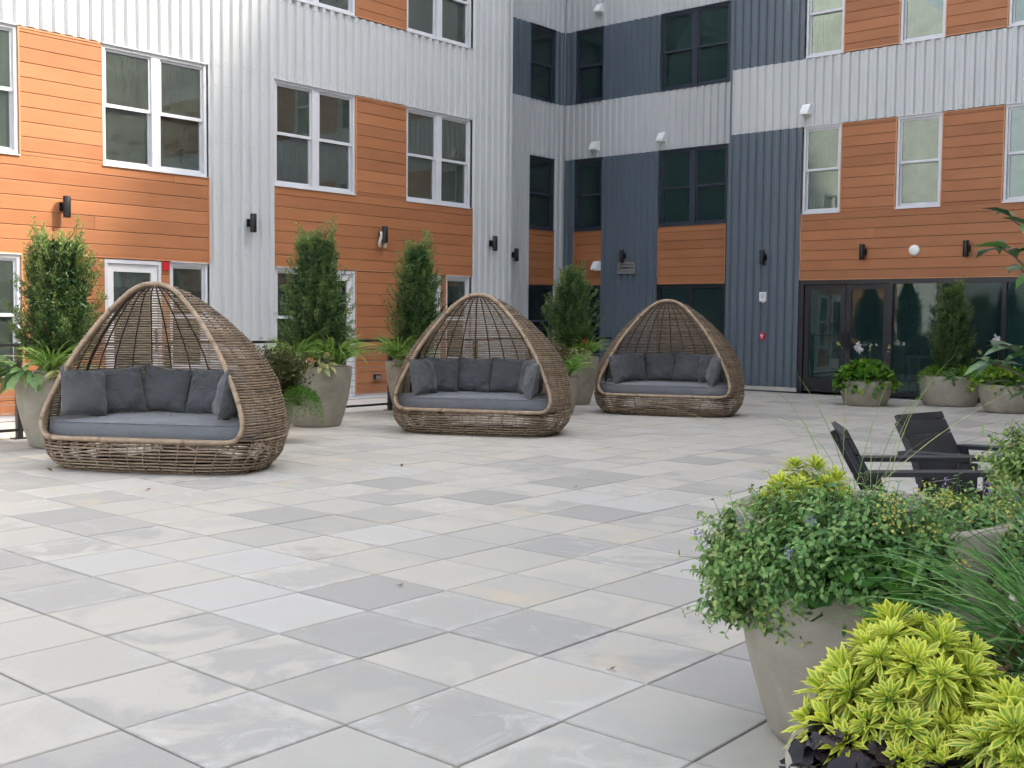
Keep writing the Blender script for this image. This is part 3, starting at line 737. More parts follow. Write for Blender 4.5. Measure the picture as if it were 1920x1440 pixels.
def vent(F, s, z, label, o0=.042):
    P = F.P(s, z, o0); e = empty('vent_cap', P, 0, label, 'vent', 'white vent hoods')
    m = MB(); w = .085
    V = [F.P(s + q_ * w, zz, o) for q_ in (-1, 1) for zz, o in ((z - .10, o0 + .0), (z + .10, o0 + .0), (z + .10, o0 + .05), (z - .05, o0 + .16), (z - .10, o0 + .16))]
    m.add(V, [(0, 1, 6, 5), (1, 2, 7, 6), (2, 3, 8, 7), (3, 4, 9, 8), (4, 0, 5, 9), (0, 4, 3, 2, 1), (5, 6, 7, 8, 9)])
    m.build('hood', M['white'], e, off=P)
    m = MB(); F.box(m, s - w - .015, s + w + .015, z - .115, z + .115, o0 - .034, o0 - .001); m.build('flange', M['white'], e, off=P)
vent(Bf, 15.79, 5.47, 'white vent hood on the grey band nearest the inner corner')
vent(Bf, 13.92, 5.49, 'white vent hood on the grey band above the double dark window')
vent(G, 10.0, 5.52, 'white vent hood on the grey band of the right wing')
vent(Bf, 15.70, 8.63, 'white vent hood at the top edge above the upper single window')
vent(Bf, 15.70, 2.66, 'white vent hood on the narrow orange panel by the corner', .034)
P = Bf.P(14.84, 2.59, .036); e = empty('louver_vent', P, 0, 'taupe rectangular louver vent under a wall light', 'vent')
m = MB(); Bf.box(m, 14.6, 15.08, 2.46, 2.51, .03, .08); Bf.box(m, 14.6, 15.08, 2.68, 2.73, .03, .08); Bf.box(m, 14.6, 14.64, 2.51, 2.68, .03, .08); Bf.box(m, 15.04, 15.08, 2.51, 2.68, .03, .08)
m.build('frame', M['louver'], e, off=P)
for k in range(2):
    m = MB(); z = 2.53 + k * .085; V = [Bf.P(s, zz, o) for s in (14.642, 15.038) for zz, o in ((z, .075), (z + .05, .04), (z + .04, .037), (z - .01, .07))]
    m.add(V, [(0, 1, 5, 4), (1, 2, 6, 5), (2, 3, 7, 6), (3, 0, 4, 7), (0, 3, 2, 1), (4, 5, 6, 7)]); m.build('slat', M['louver'], e, off=P)
P = G.P(7.82, 2.72, .028); e = empty('wall_lamp', P, 0, 'round white disc fixture on orange siding above the entrance', 'lamp')
m = MB(); prof = [(0, .05), (.05, .049), (.085, .04), (.10, .02), (.103, 0)]; V = []; k = 28
for (rad, o) in prof:
    for j in range(k): a = 2 * math.pi * j / k; V.append(G.P(7.82 + rad * math.cos(a), 2.72 + rad * math.sin(a), .028 + o))
m.add(V, [(i * k + j, i * k + (j + 1) % k, (i + 1) * k + (j + 1) % k, (i + 1) * k + j) for i in range(4) for j in range(k)]); m.build('diffuser', M['white'], e, True, off=P)
m = MB(); G.box(m, 7.78, 7.86, 2.68, 2.76, .024, .03); m.build('mount', M['white'], e, off=P)
P = G.P(10.87, 1.89, .036); e = empty('alarm_strobe', P, 0, 'white fire alarm strobe on the slate metal wall', 'alarm')
m = MB(); G.box(m, 10.80, 10.94, 1.79, 1.98, .036, .075); m.build('housing', M['white'], e, off=P)
m = MB(); G.box(m, 10.83, 10.90, 1.86, 1.955, .076, .105); G.box(m, 10.84, 10.89, 1.76, 1.785, .04, .06); m.build('lens', M['frame_light'], e, off=P)
P = G.P(10.86, 1.09, .036); e = empty('pull_station', P, 0, 'small red fire alarm pull station on the slate wall', 'alarm')
m = MB(); G.box(m, 10.805, 10.915, 1.02, 1.16, .036, .08); m.build('housing', M['red'], e, off=P)
m = MB(); G.box(m, 10.83, 10.89, 1.10, 1.125, .081, .095); G.box(m, 10.85, 10.87, 1.05, 1.10, .081, .092); m.build('handle', M['white'], e, off=P)
P = L.P(13.41, .34, .028); e = empty('outlet_box', P, 0, 'small dark outdoor outlet box low on orange siding', 'outlet')
m = MB(); L.box(m, 13.34, 13.48, .29, .39, .028, .075); m.build('cover', M['black'], e, off=P)
m = MB(); L.box(m, 13.36, 13.46, .31, .37, .0755, .083); m.build('lid', M['louver'], e, off=P)
# light stone table standing in the lobby
P = (XR + 1.0, 7.75, .004); e = empty('lobby_table', P, 0, 'pale table standing inside behind the entrance glass', 'table')
m = MB(); m.box(XR + .7, XR + 1.3, 7.45, 8.2, .72, .76); m.build('table_top', M['lobby_wall'], e, off=P)
for sx in (.75, 1.25):
    for sy in (7.5, 8.15):
        m = MB(); m.box(XR + sx - .02, XR + sx + .02, sy - .02, sy + .02, .01, .72); m.build('leg', M['lobby_wall'], e, off=P)

# ================================================================== RAILING
yr = 12.32
e = empty('railing', (5.86, yr, 0), 0, 'black metal railing with thin cables behind the planters', 'railing'); off = (5.86, yr, 0)
x_a, x_b = 2.07, 17.2
for k in range(-2, 7):
    x = 5.86 + k * 1.893
    if x > x_b: break
    m = MB(); m.box(x - .03, x + .03, yr - .03, yr + .03, .012, 1.035); m.box(x - .08, x + .08, yr - .06, yr + .06, 0.0, .012); m.build('post', M['black'], e, off=off)
m = MB(); m.box(x_a, x_b, yr - .032, yr + .032, 1.036, 1.072); m.build('top_rail', M['black'], e, off=off)
m = MB(); m.box(x_a, x_b, yr - .018, yr + .018, .085, .115); m.build('bottom_rail', M['black'], e, off=off)
for k in range(9):
    m = MB(); z = .20 + k * .092; m.tube([(x_a, yr, z), ((x_a + x_b) / 2, yr, z), (x_b, yr, z)], .0045, 6); m.build('cable', M['trim' if False else 'louver'], e, off=off)

# ================================================================== WICKER DAYBEDS
PZ = [(0.30, .88), (.33, .925), (.38, .955), (.46, .968), (.60, .925), (.73, .868), (.935, .765), (1.10, .668), (1.30, .522), (1.45, .395), (1.56, .285), (1.63, .20), (1.67, .115), (1.69, 0.0)]
def interp(tab, z):
    if z <= tab[0][0]: return tab[0][1]
    for (a, va), (c, vc) in zip(tab, tab[1:]):
        if z <= c: return va + (vc - va) * (z - a) / (c - a)
    return tab[-1][1]
def hw(z): return interp(PZ, z)
LEAN = 0.30
def yf(z): return LEAN * (max(z, .3) - .30) / 1.39
AX = [(0.0, .90), (.06, .99), (.15, 1.06), (.30, 1.10), (.46, 1.10), (.60, 1.075), (.8, 1.02), (1.0, .91), (1.2, .755), (1.36, .60), (1.5, .44), (1.6, .30), (1.66, .17), (1.69, .0)]
YB = [(0.0, 1.12), (.06, 1.20), (.15, 1.26), (.30, 1.29), (.5, 1.29), (.8, 1.22), (1.0, 1.12), (1.2, .97), (1.36, .82), (1.5, .66), (1.6, .52), (1.66, .41), (1.69, .30)]
NEXP = 2.35
def shell_pt(z, u):
    """u in [-1,1]: left rim .. back .. right rim at height z"""
    a = interp(AX, z); yb = interp(YB, z); y0 = yf(z); h = min(hw(z), a * .995)
    # centre so that the superellipse cuts the front plane at x = h
    g = (max(1e-6, 1 - (h / max(a, 1e-6)) ** NEXP)) ** (1 / NEXP)
    D = yb - y0; bb = D / (1 + g); cy = y0 + g * bb
    a0 = -math.atan2(g, (h / max(a, 1e-6)))      # start angle (superellipse parameter by direction)
    th = a0 + (math.pi - 2 * a0) * (1 - u) / 2   # u=1 -> a0 (right rim), u=-1 -> pi-a0
    c, s = math.cos(th), math.sin(th)
    rr = (abs(c) ** NEXP + abs(s) ** NEXP) ** (-1 / NEXP)
    return Vector((a * rr * c, cy + bb * rr * s, z))
FY = [(0.0, .06), (.05, -.02), (.12, -.06), (.20, -.06), (.30, -.02)]
def ring_pt(z, th):
    a = interp(AX, z); yb = interp(YB, z); y0 = interp(FY, z); cy = .50
    c, s = math.cos(th), math.sin(th)
    n = 2.35 if s > 0 else 3.4
    rr = (abs(c) ** n + abs(s) ** n) ** (-1 / n)
    return Vector((a * rr * c, cy + ((yb - cy) if s > 0 else (cy - y0)) * rr * s, z))

def make_daybed():
    e = empty('wicker_daybed')
    rnd = random.Random(3)
    m = MB(); z = .335; NZ = 40
    lev = 0
    while z < 1.655:
        tone = rnd.uniform(.4, .8); ph = rnd.uniform(0, 6); dz = rnd.uniform(-.002, .002)
        n = max(14, int(34 * interp(AX, z)))
        pts = []
        for i in range(n + 1):
            u = -1 + 2 * i / n
            p = shell_pt(z + dz + .0012 * math.sin(i * .9 + ph), u)
            w = .004 * (1 if (i + lev) % 2 else -1)          # woven in and out of the ribs
            ctr = Vector((0, yf(z) + .45 * (interp(YB, z) - yf(z)), p.z)); dr = (p - ctr); dr.z = 0
            if dr.length > 1e-5: p = p + dr.normalized() * w
            pts.append(p)
        m.tube(pts, .0088, 5, tone=tone); z += .0235 + rnd.uniform(-.001, .001); lev += 1
    z = .012
    while z < .315:
        tone = rnd.uniform(.2, .95); ph = rnd.uniform(0, 6); n = 84
        pts = []
        for i in range(n):
            th = 2 * math.pi * i / n; p = ring_pt(min(.32, max(0, z + .003 * math.sin(i * .8 + ph))), th)
            d_ = Vector((p.x, p.y - .5, 0)).normalized(); pts.append(p + d_ * (.004 if (i + lev) % 2 else -.004))
        m.tube(pts, .0098 if z > .02 else .017, 5, closed=True, tone=tone); z += .0295; lev += 1
    # irregular diagonal twists under the seat rim
    for k in range(46):
        th = 2 * math.pi * k / 46 + .03; z0 = .225 + rnd.uniform(-.02, .02); dth = rnd.uniform(.07, .13) * rnd.choice((-1, 1))
        m.tube([ring_pt(z0, th), ring_pt(z0 + .03, th + dth * .5) * 1.0, ring_pt(min(.3, z0 + .055), th + dth)], .0085, 5, tone=rnd.uniform(.6, 1.0))
    sh = m.build('wicker_weave', M['wicker'], e, True); sh['kind'] = 'stuff'
    # ribs: up the shell
    nr = 23
    for k in range(1, nr):
        u = -1 + 2 * k / nr; m = MB(); big = k in (16, 5)
        pts = [shell_pt(.31 + (1.675 - .31) * i / 22, u) for i in range(23)]
        ctr = Vector((0, .5, 0))
        if big: pts = [p + (Vector((0, .45, p.z)) - p).normalized() * .014 for p in pts]
        pts = [p + (Vector((0, .45, p.z)) - p).normalized() * .008 for p in pts]
        m.tube(pts, .016 if big else .0075, 6); m.build('rib', M['rib'], e, True)
    # stakes of the base
    for k in range(44):
        th = 2 * math.pi * (k + .5) / 44; m = MB()
        m.tube([ring_pt(.31 * i / 6, th) + Vector((math.cos(th), math.sin(th), 0)) * .007 for i in range(7)], .0066, 5); m.build('base_stake', M['wicker'], e, True)
    # rim: arch and front bar, doubled cane
    arch = []
    zs_ = [z for z, _ in PZ]
    fine = []
    for (za, ha), (zb, hb) in zip(PZ, PZ[1:]):
        for q_ in range(3): fine.append((za + (zb - za) * q_ / 3, ha + (hb - ha) * q_ / 3))
    # smooth the apex so that it is rounded
    left = [Vector((-h, yf(z) - .004, z)) for z, h in fine]
    top = [Vector((-.06, yf(1.685), 1.684)), Vector((0, yf(1.69), 1.692)), Vector((.06, yf(1.685), 1.684))]
    left = [p for p in left if p.x < -.09]
    right = [Vector((-p.x, p.y, p.z)) for p in reversed(left)]
    nb = 20; front = []
    for i in range(1, nb):
        x = .88 - 1.76 * i / nb; front.append(Vector((x, -.012 - .03 * math.cos(x / .88 * math.pi / 2), .298)))
    loop = left + top + right + front
    sm = loop[:]
    for _ in range(2): sm = [(sm[i - 1] + sm[i] * 2 + sm[(i + 1) % len(sm)]) / 4 for i in range(len(sm))]
    m = MB(); m.tube(sm, .0215, 8, closed=True); rim = m.build('rim_frame', M['rim'], e, True)
    m = MB(); cen = Vector((0, .15, .85))
    m.tube([p + Vector((0, .03, 0)) + (cen - p).normalized() * .008 for p in sm], .016, 8, closed=True); m.build('rim_cane', M['wicker'], e, True)
    # bindings around the rim
    for k in range(0, len(sm), 9):
        p = sm[k]; t_ = (sm[(k + 1) % len(sm)] - sm[k - 1]).normalized()
        m = MB(); m.tube([p - t_ * .016, p - t_ * .006, p + t_ * .006, p + t_ * .016], [.0235, .0245, .0245, .0235], 10); m.build('binding', M['wicker'], e, True)
    # seat deck and cushion
    def outline(inset, zz, n=72):
        out = []
        for i in range(n):
            p = ring_pt(.30, 2 * math.pi * i / n); c = Vector((0, .55, .3)); d_ = p - c
            f_ = 1 - inset / d_.length; q_ = c + d_ * f_
            out.append(Vector((q_.x, max(q_.y, .012 + inset * .4), zz)))
        return out
    m = MB(); o_ = outline(.03, .285); n = len(o_)
    m.add(o_ + [p + Vector((0, 0, -.02)) for p in o_], [tuple(range(n)), tuple(reversed(range(n, 2 * n)))] + [(i, i + n, (i + 1) % n + n, (i + 1) % n) for i in range(n)])
    m.build('seat_deck', M['rib'], e)
    m = MB(); rings = []
    for inset, zz in ((.10, .292), (.062, .298), (.048, .318), (.046, .38), (.05, .425), (.064, .446), (.09, .456), (.2, .462), (.4, .466), (.7, .468)):
        rings.append(outline(inset, zz))
    V = [p + Vector((0, 0, .006 * math.sin(p.x * 5 + 1) * math.cos(p.y * 4))) if k > 5 else p for k, rg in enumerate(rings) for p in rg]
    Fc = [tuple(reversed(range(n)))] + [(k * n + i, k * n + (i + 1) % n, (k + 1) * n + (i + 1) % n, (k + 1) * n + i) for k in range(len(rings) - 1) for i in range(n)] + [tuple((len(rings) - 1) * n + i for i in range(n))]
    m.add(V, Fc); m.build('seat_cushion', M['cushion'], e, True)
    m = MB(); pp = outline(.049, .441); m.tube(pp, .006, 6, closed=True); m.build('cushion_piping', M['cushion'], e, True)
    return e

def pillow_mesh(seed):
    rn = np.random.default_rng(seed); n = 22; W = .24; Hh = .225; TH = .085
    V = []; F = []
    ph = rn.uniform(0, 6, 12)
    for side in (1, -1):
        for i in range(n + 1):
            for j in range(n + 1):
                u = -1 + 2 * i / n; v = -1 + 2 * j / n
                d = max(0.0, (1 - abs(u) ** 2.6)) ** .5 * max(0.0, (1 - abs(v) ** 2.6)) ** .5
                pin = 1 - .09 * (1 - (abs(u) * abs(v)) ** 1.2) * max(abs(u), abs(v)) ** 3   # edges pulled in between the corners
                x = u * W * pin; z = v * Hh * pin
                # creases running in from corners and sides, sag at the bottom
                cr_ = .006 * math.sin(9 * u + 5 * v + ph[0]) * d * abs(v) + .008 * math.sin(6 * v - 8 * u + ph[1]) * d * max(0, -v) + .006 * math.sin(14 * u * v + ph[2]) * d + .005 * math.sin(17 * v + 3 * u + ph[3]) * (1 - d) * d * 3
                y = side * (TH * d * (1.0 - .22 * v) + cr_)
                V.append((x, y, z))
    m1 = (n + 1) ** 2
    for s in (0, 1):
        for i in range(n):
            for j in range(n):
                a = s * m1 + i * (n + 1) + j
                q_ = (a, a + 1, a + n + 2, a + n + 1)
                F.append(q_ if s else q_[::-1])
    return V, F
PM = []
for k in range(4):
    V, F_ = pillow_mesh(k + 1); m = MB(); m.add(V, F_, k * .3)
    me_o = m.build('pillow_source', M['pillow'], None, True); PM.append(me_o.data); bpy.data.objects.remove(me_o)

PIL = [(-.69, .27, 66, 12, 0), (-.59, .68, 44, 14, 1), (-.225, .94, 12, 17, 2), (.215, .945, -10, 17, 3), (.59, .70, -44, 14, 1), (.69, .27, -66, 12, 0)]
PN = ['frontmost pillow at the left side', 'second pillow from the left', 'back pillow left of the middle', 'back pillow right of the middle', 'second pillow from the right', 'frontmost pillow at the right side']
def daybed_at(src, fx, fy, ang, which, label, seed):
    e = src if which == 0 else copy_tree(src)
    e.location = (fx, fy, 0.0); e.rotation_euler = (0, 0, R(ang)); setp(e, label, 'daybed', 'wicker daybeds on the terrace')
    rn = random.Random(seed); Mx = Matrix.Translation((fx, fy, 0)) @ Matrix.Rotation(R(ang), 4, 'Z')
    wn_ = ['leftmost', 'middle', 'rightmost'][which]
    for k, (x, y, rz, tilt, mi) in enumerate(PIL):
        x += rn.uniform(-.015, .015); y += rn.uniform(-.02, .02); rz += rn.uniform(-9, 9)
        tl = tilt + rn.uniform(-2, 2)
        ro = rn.uniform(-11, 11)
        o = link('pillow', PM[(mi + which + k) % 4])
        zc = .468 + .225 * math.cos(R(tl)) * .97 + .006
        o.matrix_world = Mx @ Matrix.Translation((x, y, zc)) @ Matrix.Rotation(R(rz), 4, 'Z') @ Matrix.Rotation(R(-tl), 4, 'X') @ Matrix.Rotation(R(ro), 4, 'Y')
        setp(o, 'charcoal %s of the %s wicker daybed' % (PN[k], wn_), 'pillow', 'charcoal pillows in the daybeds')
    return e
day = make_daybed()
def seat_base(fx, fy, ang): return fx, fy
for w, (fx, fy, ang, lb) in enumerate(((5.275, 8.855, -60, 'large brown wicker canopy daybed with grey cushion nearest on the left'),
                                       (9.70, 8.965, -64, 'brown wicker canopy daybed with grey cushion in the middle of the row'),
                                       (13.66, 8.84, -68, 'brown wicker canopy daybed farthest right in front of slate metal'))):
    daybed_at(day, fx, fy, ang, w, lb, 10 + w)

# ================================================================== PLANTERS
def planter(x, y, r0, r1, h, label, bulge=.03, k=56, seed=0.3, group='concrete planters', soil=.05):
    e = empty('concrete_planter', (x, y, 0), 0, label, 'planter', group)
    prof = [(r0 * .3, .002), (r0 - .02, .002), (r0, .02)]
    for i in range(1, 9):
        t = i / 8; prof.append((r0 + (r1 - r0) * t + bulge * math.sin(math.pi * t), .02 + (h - .03) * t))
    prof += [(r1 - .002, h - .004), (r1 - .012, h), (r1 - .04, h), (r1 - .05, h - .012), (r1 - .07, h - soil - .04)]
    m = MB(); m.lathe(prof, k, tone=seed)
    m.f.append(tuple(reversed(range(k)))); m.build('body', M['concrete'], e, True)
    m = MB(); zz = h - soil; pr = [(r1 - .057, zz), (r1 * .6, zz + .015), (r1 * .2, zz + .025), (0.01, zz + .03)]
    m.lathe(pr, 28); m.build('soil', M['soil'], e, True)
    return e
PL = {'P1': (5.85, 11.36), 'P2': (9.22, 11.22), 'P3': (11.30, 11.50), 'P5': (14.56, 11.2), 'P4': (12.92, 10.16), 'PB': (7.72, 10.25),
      'P6': (18.07, 7.66), 'P7': (19.09, 6.62), 'P8': (18.30, 5.42), 'P9': (3.60, 1.50), 'P10': (2.60, 0.76), 'P11': (5.34, 1.16)}
planter(*PL['P1'], .31, .455, .77, 'tall tapered concrete planter behind the leftmost daybed', seed=.1)
planter(*PL['P2'], .31, .455, .77, 'tall tapered concrete planter right of the leftmost daybed', seed=.35)
planter(*PL['P3'], .31, .455, .77, 'tall tapered concrete planter partly behind the middle daybed', seed=.6)
planter(*PL['P5'], .31, .455, .79, 'tall tapered concrete planter between the middle and right daybeds', seed=.8)
planter(*PL['P4'], .21, .30, .55, 'small tapered concrete planter with grass right of the middle daybed', seed=.2, bulge=.015)
planter(*PL['PB'], .21, .30, .50, 'small concrete planter hidden behind the leftmost daybed', seed=.5, bulge=.015)
planter(*PL['P6'], .345, .42, .42, 'low round concrete bowl in front of the entrance doors', seed=.9, bulge=.025, group='low concrete bowls')
planter(*PL['P7'], .42, .475, .50, 'low wide concrete bowl with the conical tree by the entrance', seed=.45, bulge=.03, group='low concrete bowls')
planter(*PL['P8'], .36, .45, .44, 'low concrete bowl nearest the right picture edge by the glazing', seed=.7, bulge=.03, group='low concrete bowls')
planter(*PL['P9'], .32, .455, .77, 'tall concrete planter in the foreground overflowing with catmint', seed=.25, k=80)
planter(*PL['P10'], .37, .475, .385, 'pale concrete bowl in the lower right corner', seed=.97, k=80, bulge=.03, group='low concrete bowls')
planter(*PL['P11'], .31, .455, .77, 'tall concrete planter at the right edge beside the black chairs', seed=.65)

# ================================================================== LEAF TOOLS
def unit(a): return a / np.maximum(np.linalg.norm(a, axis=-1, keepdims=True), 1e-9)
def frames(D, N):
    D = unit(D); S = unit(np.cross(D, N)); N2 = np.cross(S, D); return D, S, N2
def leaf4(P, D, N, L, W, fold=.25):
    D, S, N = frames(D, N); L = np.broadcast_to(L, len(P))[:, None]; W = np.broadcast_to(W, len(P))[:, None]
    V = np.stack([P, P + D * L * .45 + S * W / 2 + N * W * fold, P + D * L, P + D * L * .45 - S * W / 2 + N * W * fold], 1)
    n = len(P); i = np.arange(n)[:, None] * 4
    F = np.concatenate([i + [0, 1, 2], i + [0, 2, 3]], 0)
    return V.reshape(-1, 3), F, 4
def leaf8(P, D, N, L, W, droop=.2, fold=.2, w1=.9, w2=.75):
    D, S, N = frames(D, N); n = len(P); L = np.broadcast_to(L, n)[:, None]; W = np.broadcast_to(W, n)[:, None]
    dr = np.broadcast_to(droop, n)[:, None]
    def at(t): return P + D * L * t - N * L * dr * t * t
    a, b, c = at(.32), at(.68), at(1.0)
    V = np.stack([P, a + S * W / 2 * w1 + N * W * fold, a, a - S * W / 2 * w1 + N * W * fold, b + S * W / 2 * w2 + N * W * fold * .8, b, b - S * W / 2 * w2 + N * W * fold * .8, c], 1)
    i = np.arange(n)[:, None] * 8
    F = np.concatenate([i + t for t in ([0, 1, 2], [0, 2, 3], [1, 4, 5], [1, 5, 2], [2, 5, 6], [2, 6, 3], [4, 7, 5], [5, 7, 6])], 0)
    return V.reshape(-1, 3), F, 8
EDGE8 = np.array([.15, 1, 0, 1, 1, 0, 1, .9])
def roundleaf(P, N, R_, up=None, cup=.25, ruffle=.12, k=9, lobes=5):
    n = len(P); N = unit(N); A = np.cross(N, rng.normal(size=(n, 3))); A = unit(A); B = np.cross(N, A)
    R_ = np.broadcast_to(R_, n)[:, None]; V = [P - N * R_ * cup * .5]
    for j in range(k):
        a = 2 * np.pi * j / k; rr = 1 + .12 * np.cos(lobes * a) - (.45 if j == 0 else 0)
        V.append(P + (A * np.cos(a) + B * np.sin(a)) * R_ * rr + N * R_ * (cup * .4 + ruffle * np.sin(3.0 * a + rng.uniform(0, 6, n))[:, None]))
    V = np.stack(V, 1); i = np.arange(n)[:, None] * (k + 1)
    F = np.concatenate([i + [0, 1 + j, 1 + (j + 1) % k] for j in range(k)], 0)
    return V.reshape(-1, 3), F, k + 1
def put(name, res, tone, mat, parent, edge=None, smooth=False):
    V, F, k = res
    return fastmesh(name, V, F, M[mat], parent, np.repeat(tone, k), None if edge is None else np.tile(edge, len(tone)), smooth)
def put_split(name, res, tone, mat, parent, edge=None, limit=300):
    # every leaf that can be picked out is an object of its own; what is past the limit stays one joined part
    V, F, k = res; n = len(V) // k; fl = F.reshape(-1, n, F.shape[1]); V = V.reshape(n, k, 3); loc = fl[:, 0]
    for i in range(min(n, limit)):
        c = V[i, 0]; o = fastmesh(name, V[i] - c, loc, M[mat], parent, np.repeat(tone[i], k), edge, True); o.location = c
    if n > limit:
        m_ = n - limit; Fr = np.concatenate([loc + j * k for j in range(m_)], 0)
        o = fastmesh('foliage', V[limit:].reshape(-1, 3), Fr, M[mat], parent, np.repeat(tone[limit:], k), None if edge is None else np.tile(edge, m_), True); o['kind'] = 'stuff'
def blades(P, az, L, W, el=1.2, droop=1.6, seg=6):
    """arching grass blades: P (n,3), az azimuth, L length, el start elevation, droop total bend"""
    n = len(P); L = np.broadcast_to(L, n); W = np.broadcast_to(W, n); el = np.broadcast_to(el, n); droop = np.broadcast_to(droop, n)
    hz = np.stack([np.cos(az), np.sin(az), np.zeros(n)], 1); side = np.stack([-np.sin(az), np.cos(az), np.zeros(n)], 1)
    p = P.copy(); rows = []; tw = rng.uniform(-1.1, 1.1, n)
    for i in range(seg + 1):
        t = i / seg; w = W * (1 - t ** 2.2) * (.6 + .8 * min(t * 3, 1) * .5) + .0004
        a = el - droop * t ** 1.3; nv = -hz * np.sin(a)[:, None] + np.array([0, 0, 1.0]) * np.cos(a)[:, None]; sv = side * np.cos(tw)[:, None] + nv * np.sin(tw)[:, None]
        rows.append(p + sv * w[:, None] / 2); rows.append(p - sv * w[:, None] / 2)
        p = p + (hz * np.cos(a)[:, None] + np.array([0, 0, 1.0]) * np.sin(a)[:, None]) * (L / seg)[:, None]
    V = np.stack(rows, 1); k = 2 * (seg + 1); i = np.arange(n)[:, None] * k
    F = np.concatenate([i + [2 * s, 2 * s + 1, 2 * s + 3, 2 * s + 2] for s in range(seg)], 0)
    return V.reshape(-1, 3), F, k
def tubes(paths, r0, r1, k=4):
    """many thin stems: paths (n, m, 3)"""
    n, m_, _ = paths.shape; tan = np.gradient(paths, axis=1); tan = unit(tan)
    ref = np.where(np.abs(tan[..., 2:3]) < .9, np.array([0, 0, 1.0]), np.array([1.0, 0, 0])); A = unit(np.cross(tan, ref)); B = np.cross(tan, A)
    rad = (r0 + (r1 - r0) * np.linspace(0, 1, m_))[None, :, None]
    ring = np.stack([paths + (A * np.cos(2 * np.pi * j / k) + B * np.sin(2 * np.pi * j / k)) * rad for j in range(k)], 2)
    V = ring.reshape(n, m_ * k, 3); i = np.arange(n)[:, None] * (m_ * k); F = []
    for s in range(m_ - 1):
        for j in range(k):
            j2 = (j + 1) % k; F.append(i + [s * k + j, s * k + j2, (s + 1) * k + j2, (s + 1) * k + j])
    return V.reshape(-1, 3), np.concatenate(F, 0), m_ * k
def rsph(n): return unit(rng.normal(size=(n, 3)))
def qcurve(a, c, b, m_=8):
    t = np.linspace(0, 1, m_)[None, :, None]
    return a[:, None] * (1 - t) ** 2 + 2 * c[:, None] * t * (1 - t) + b[:, None] * t * t

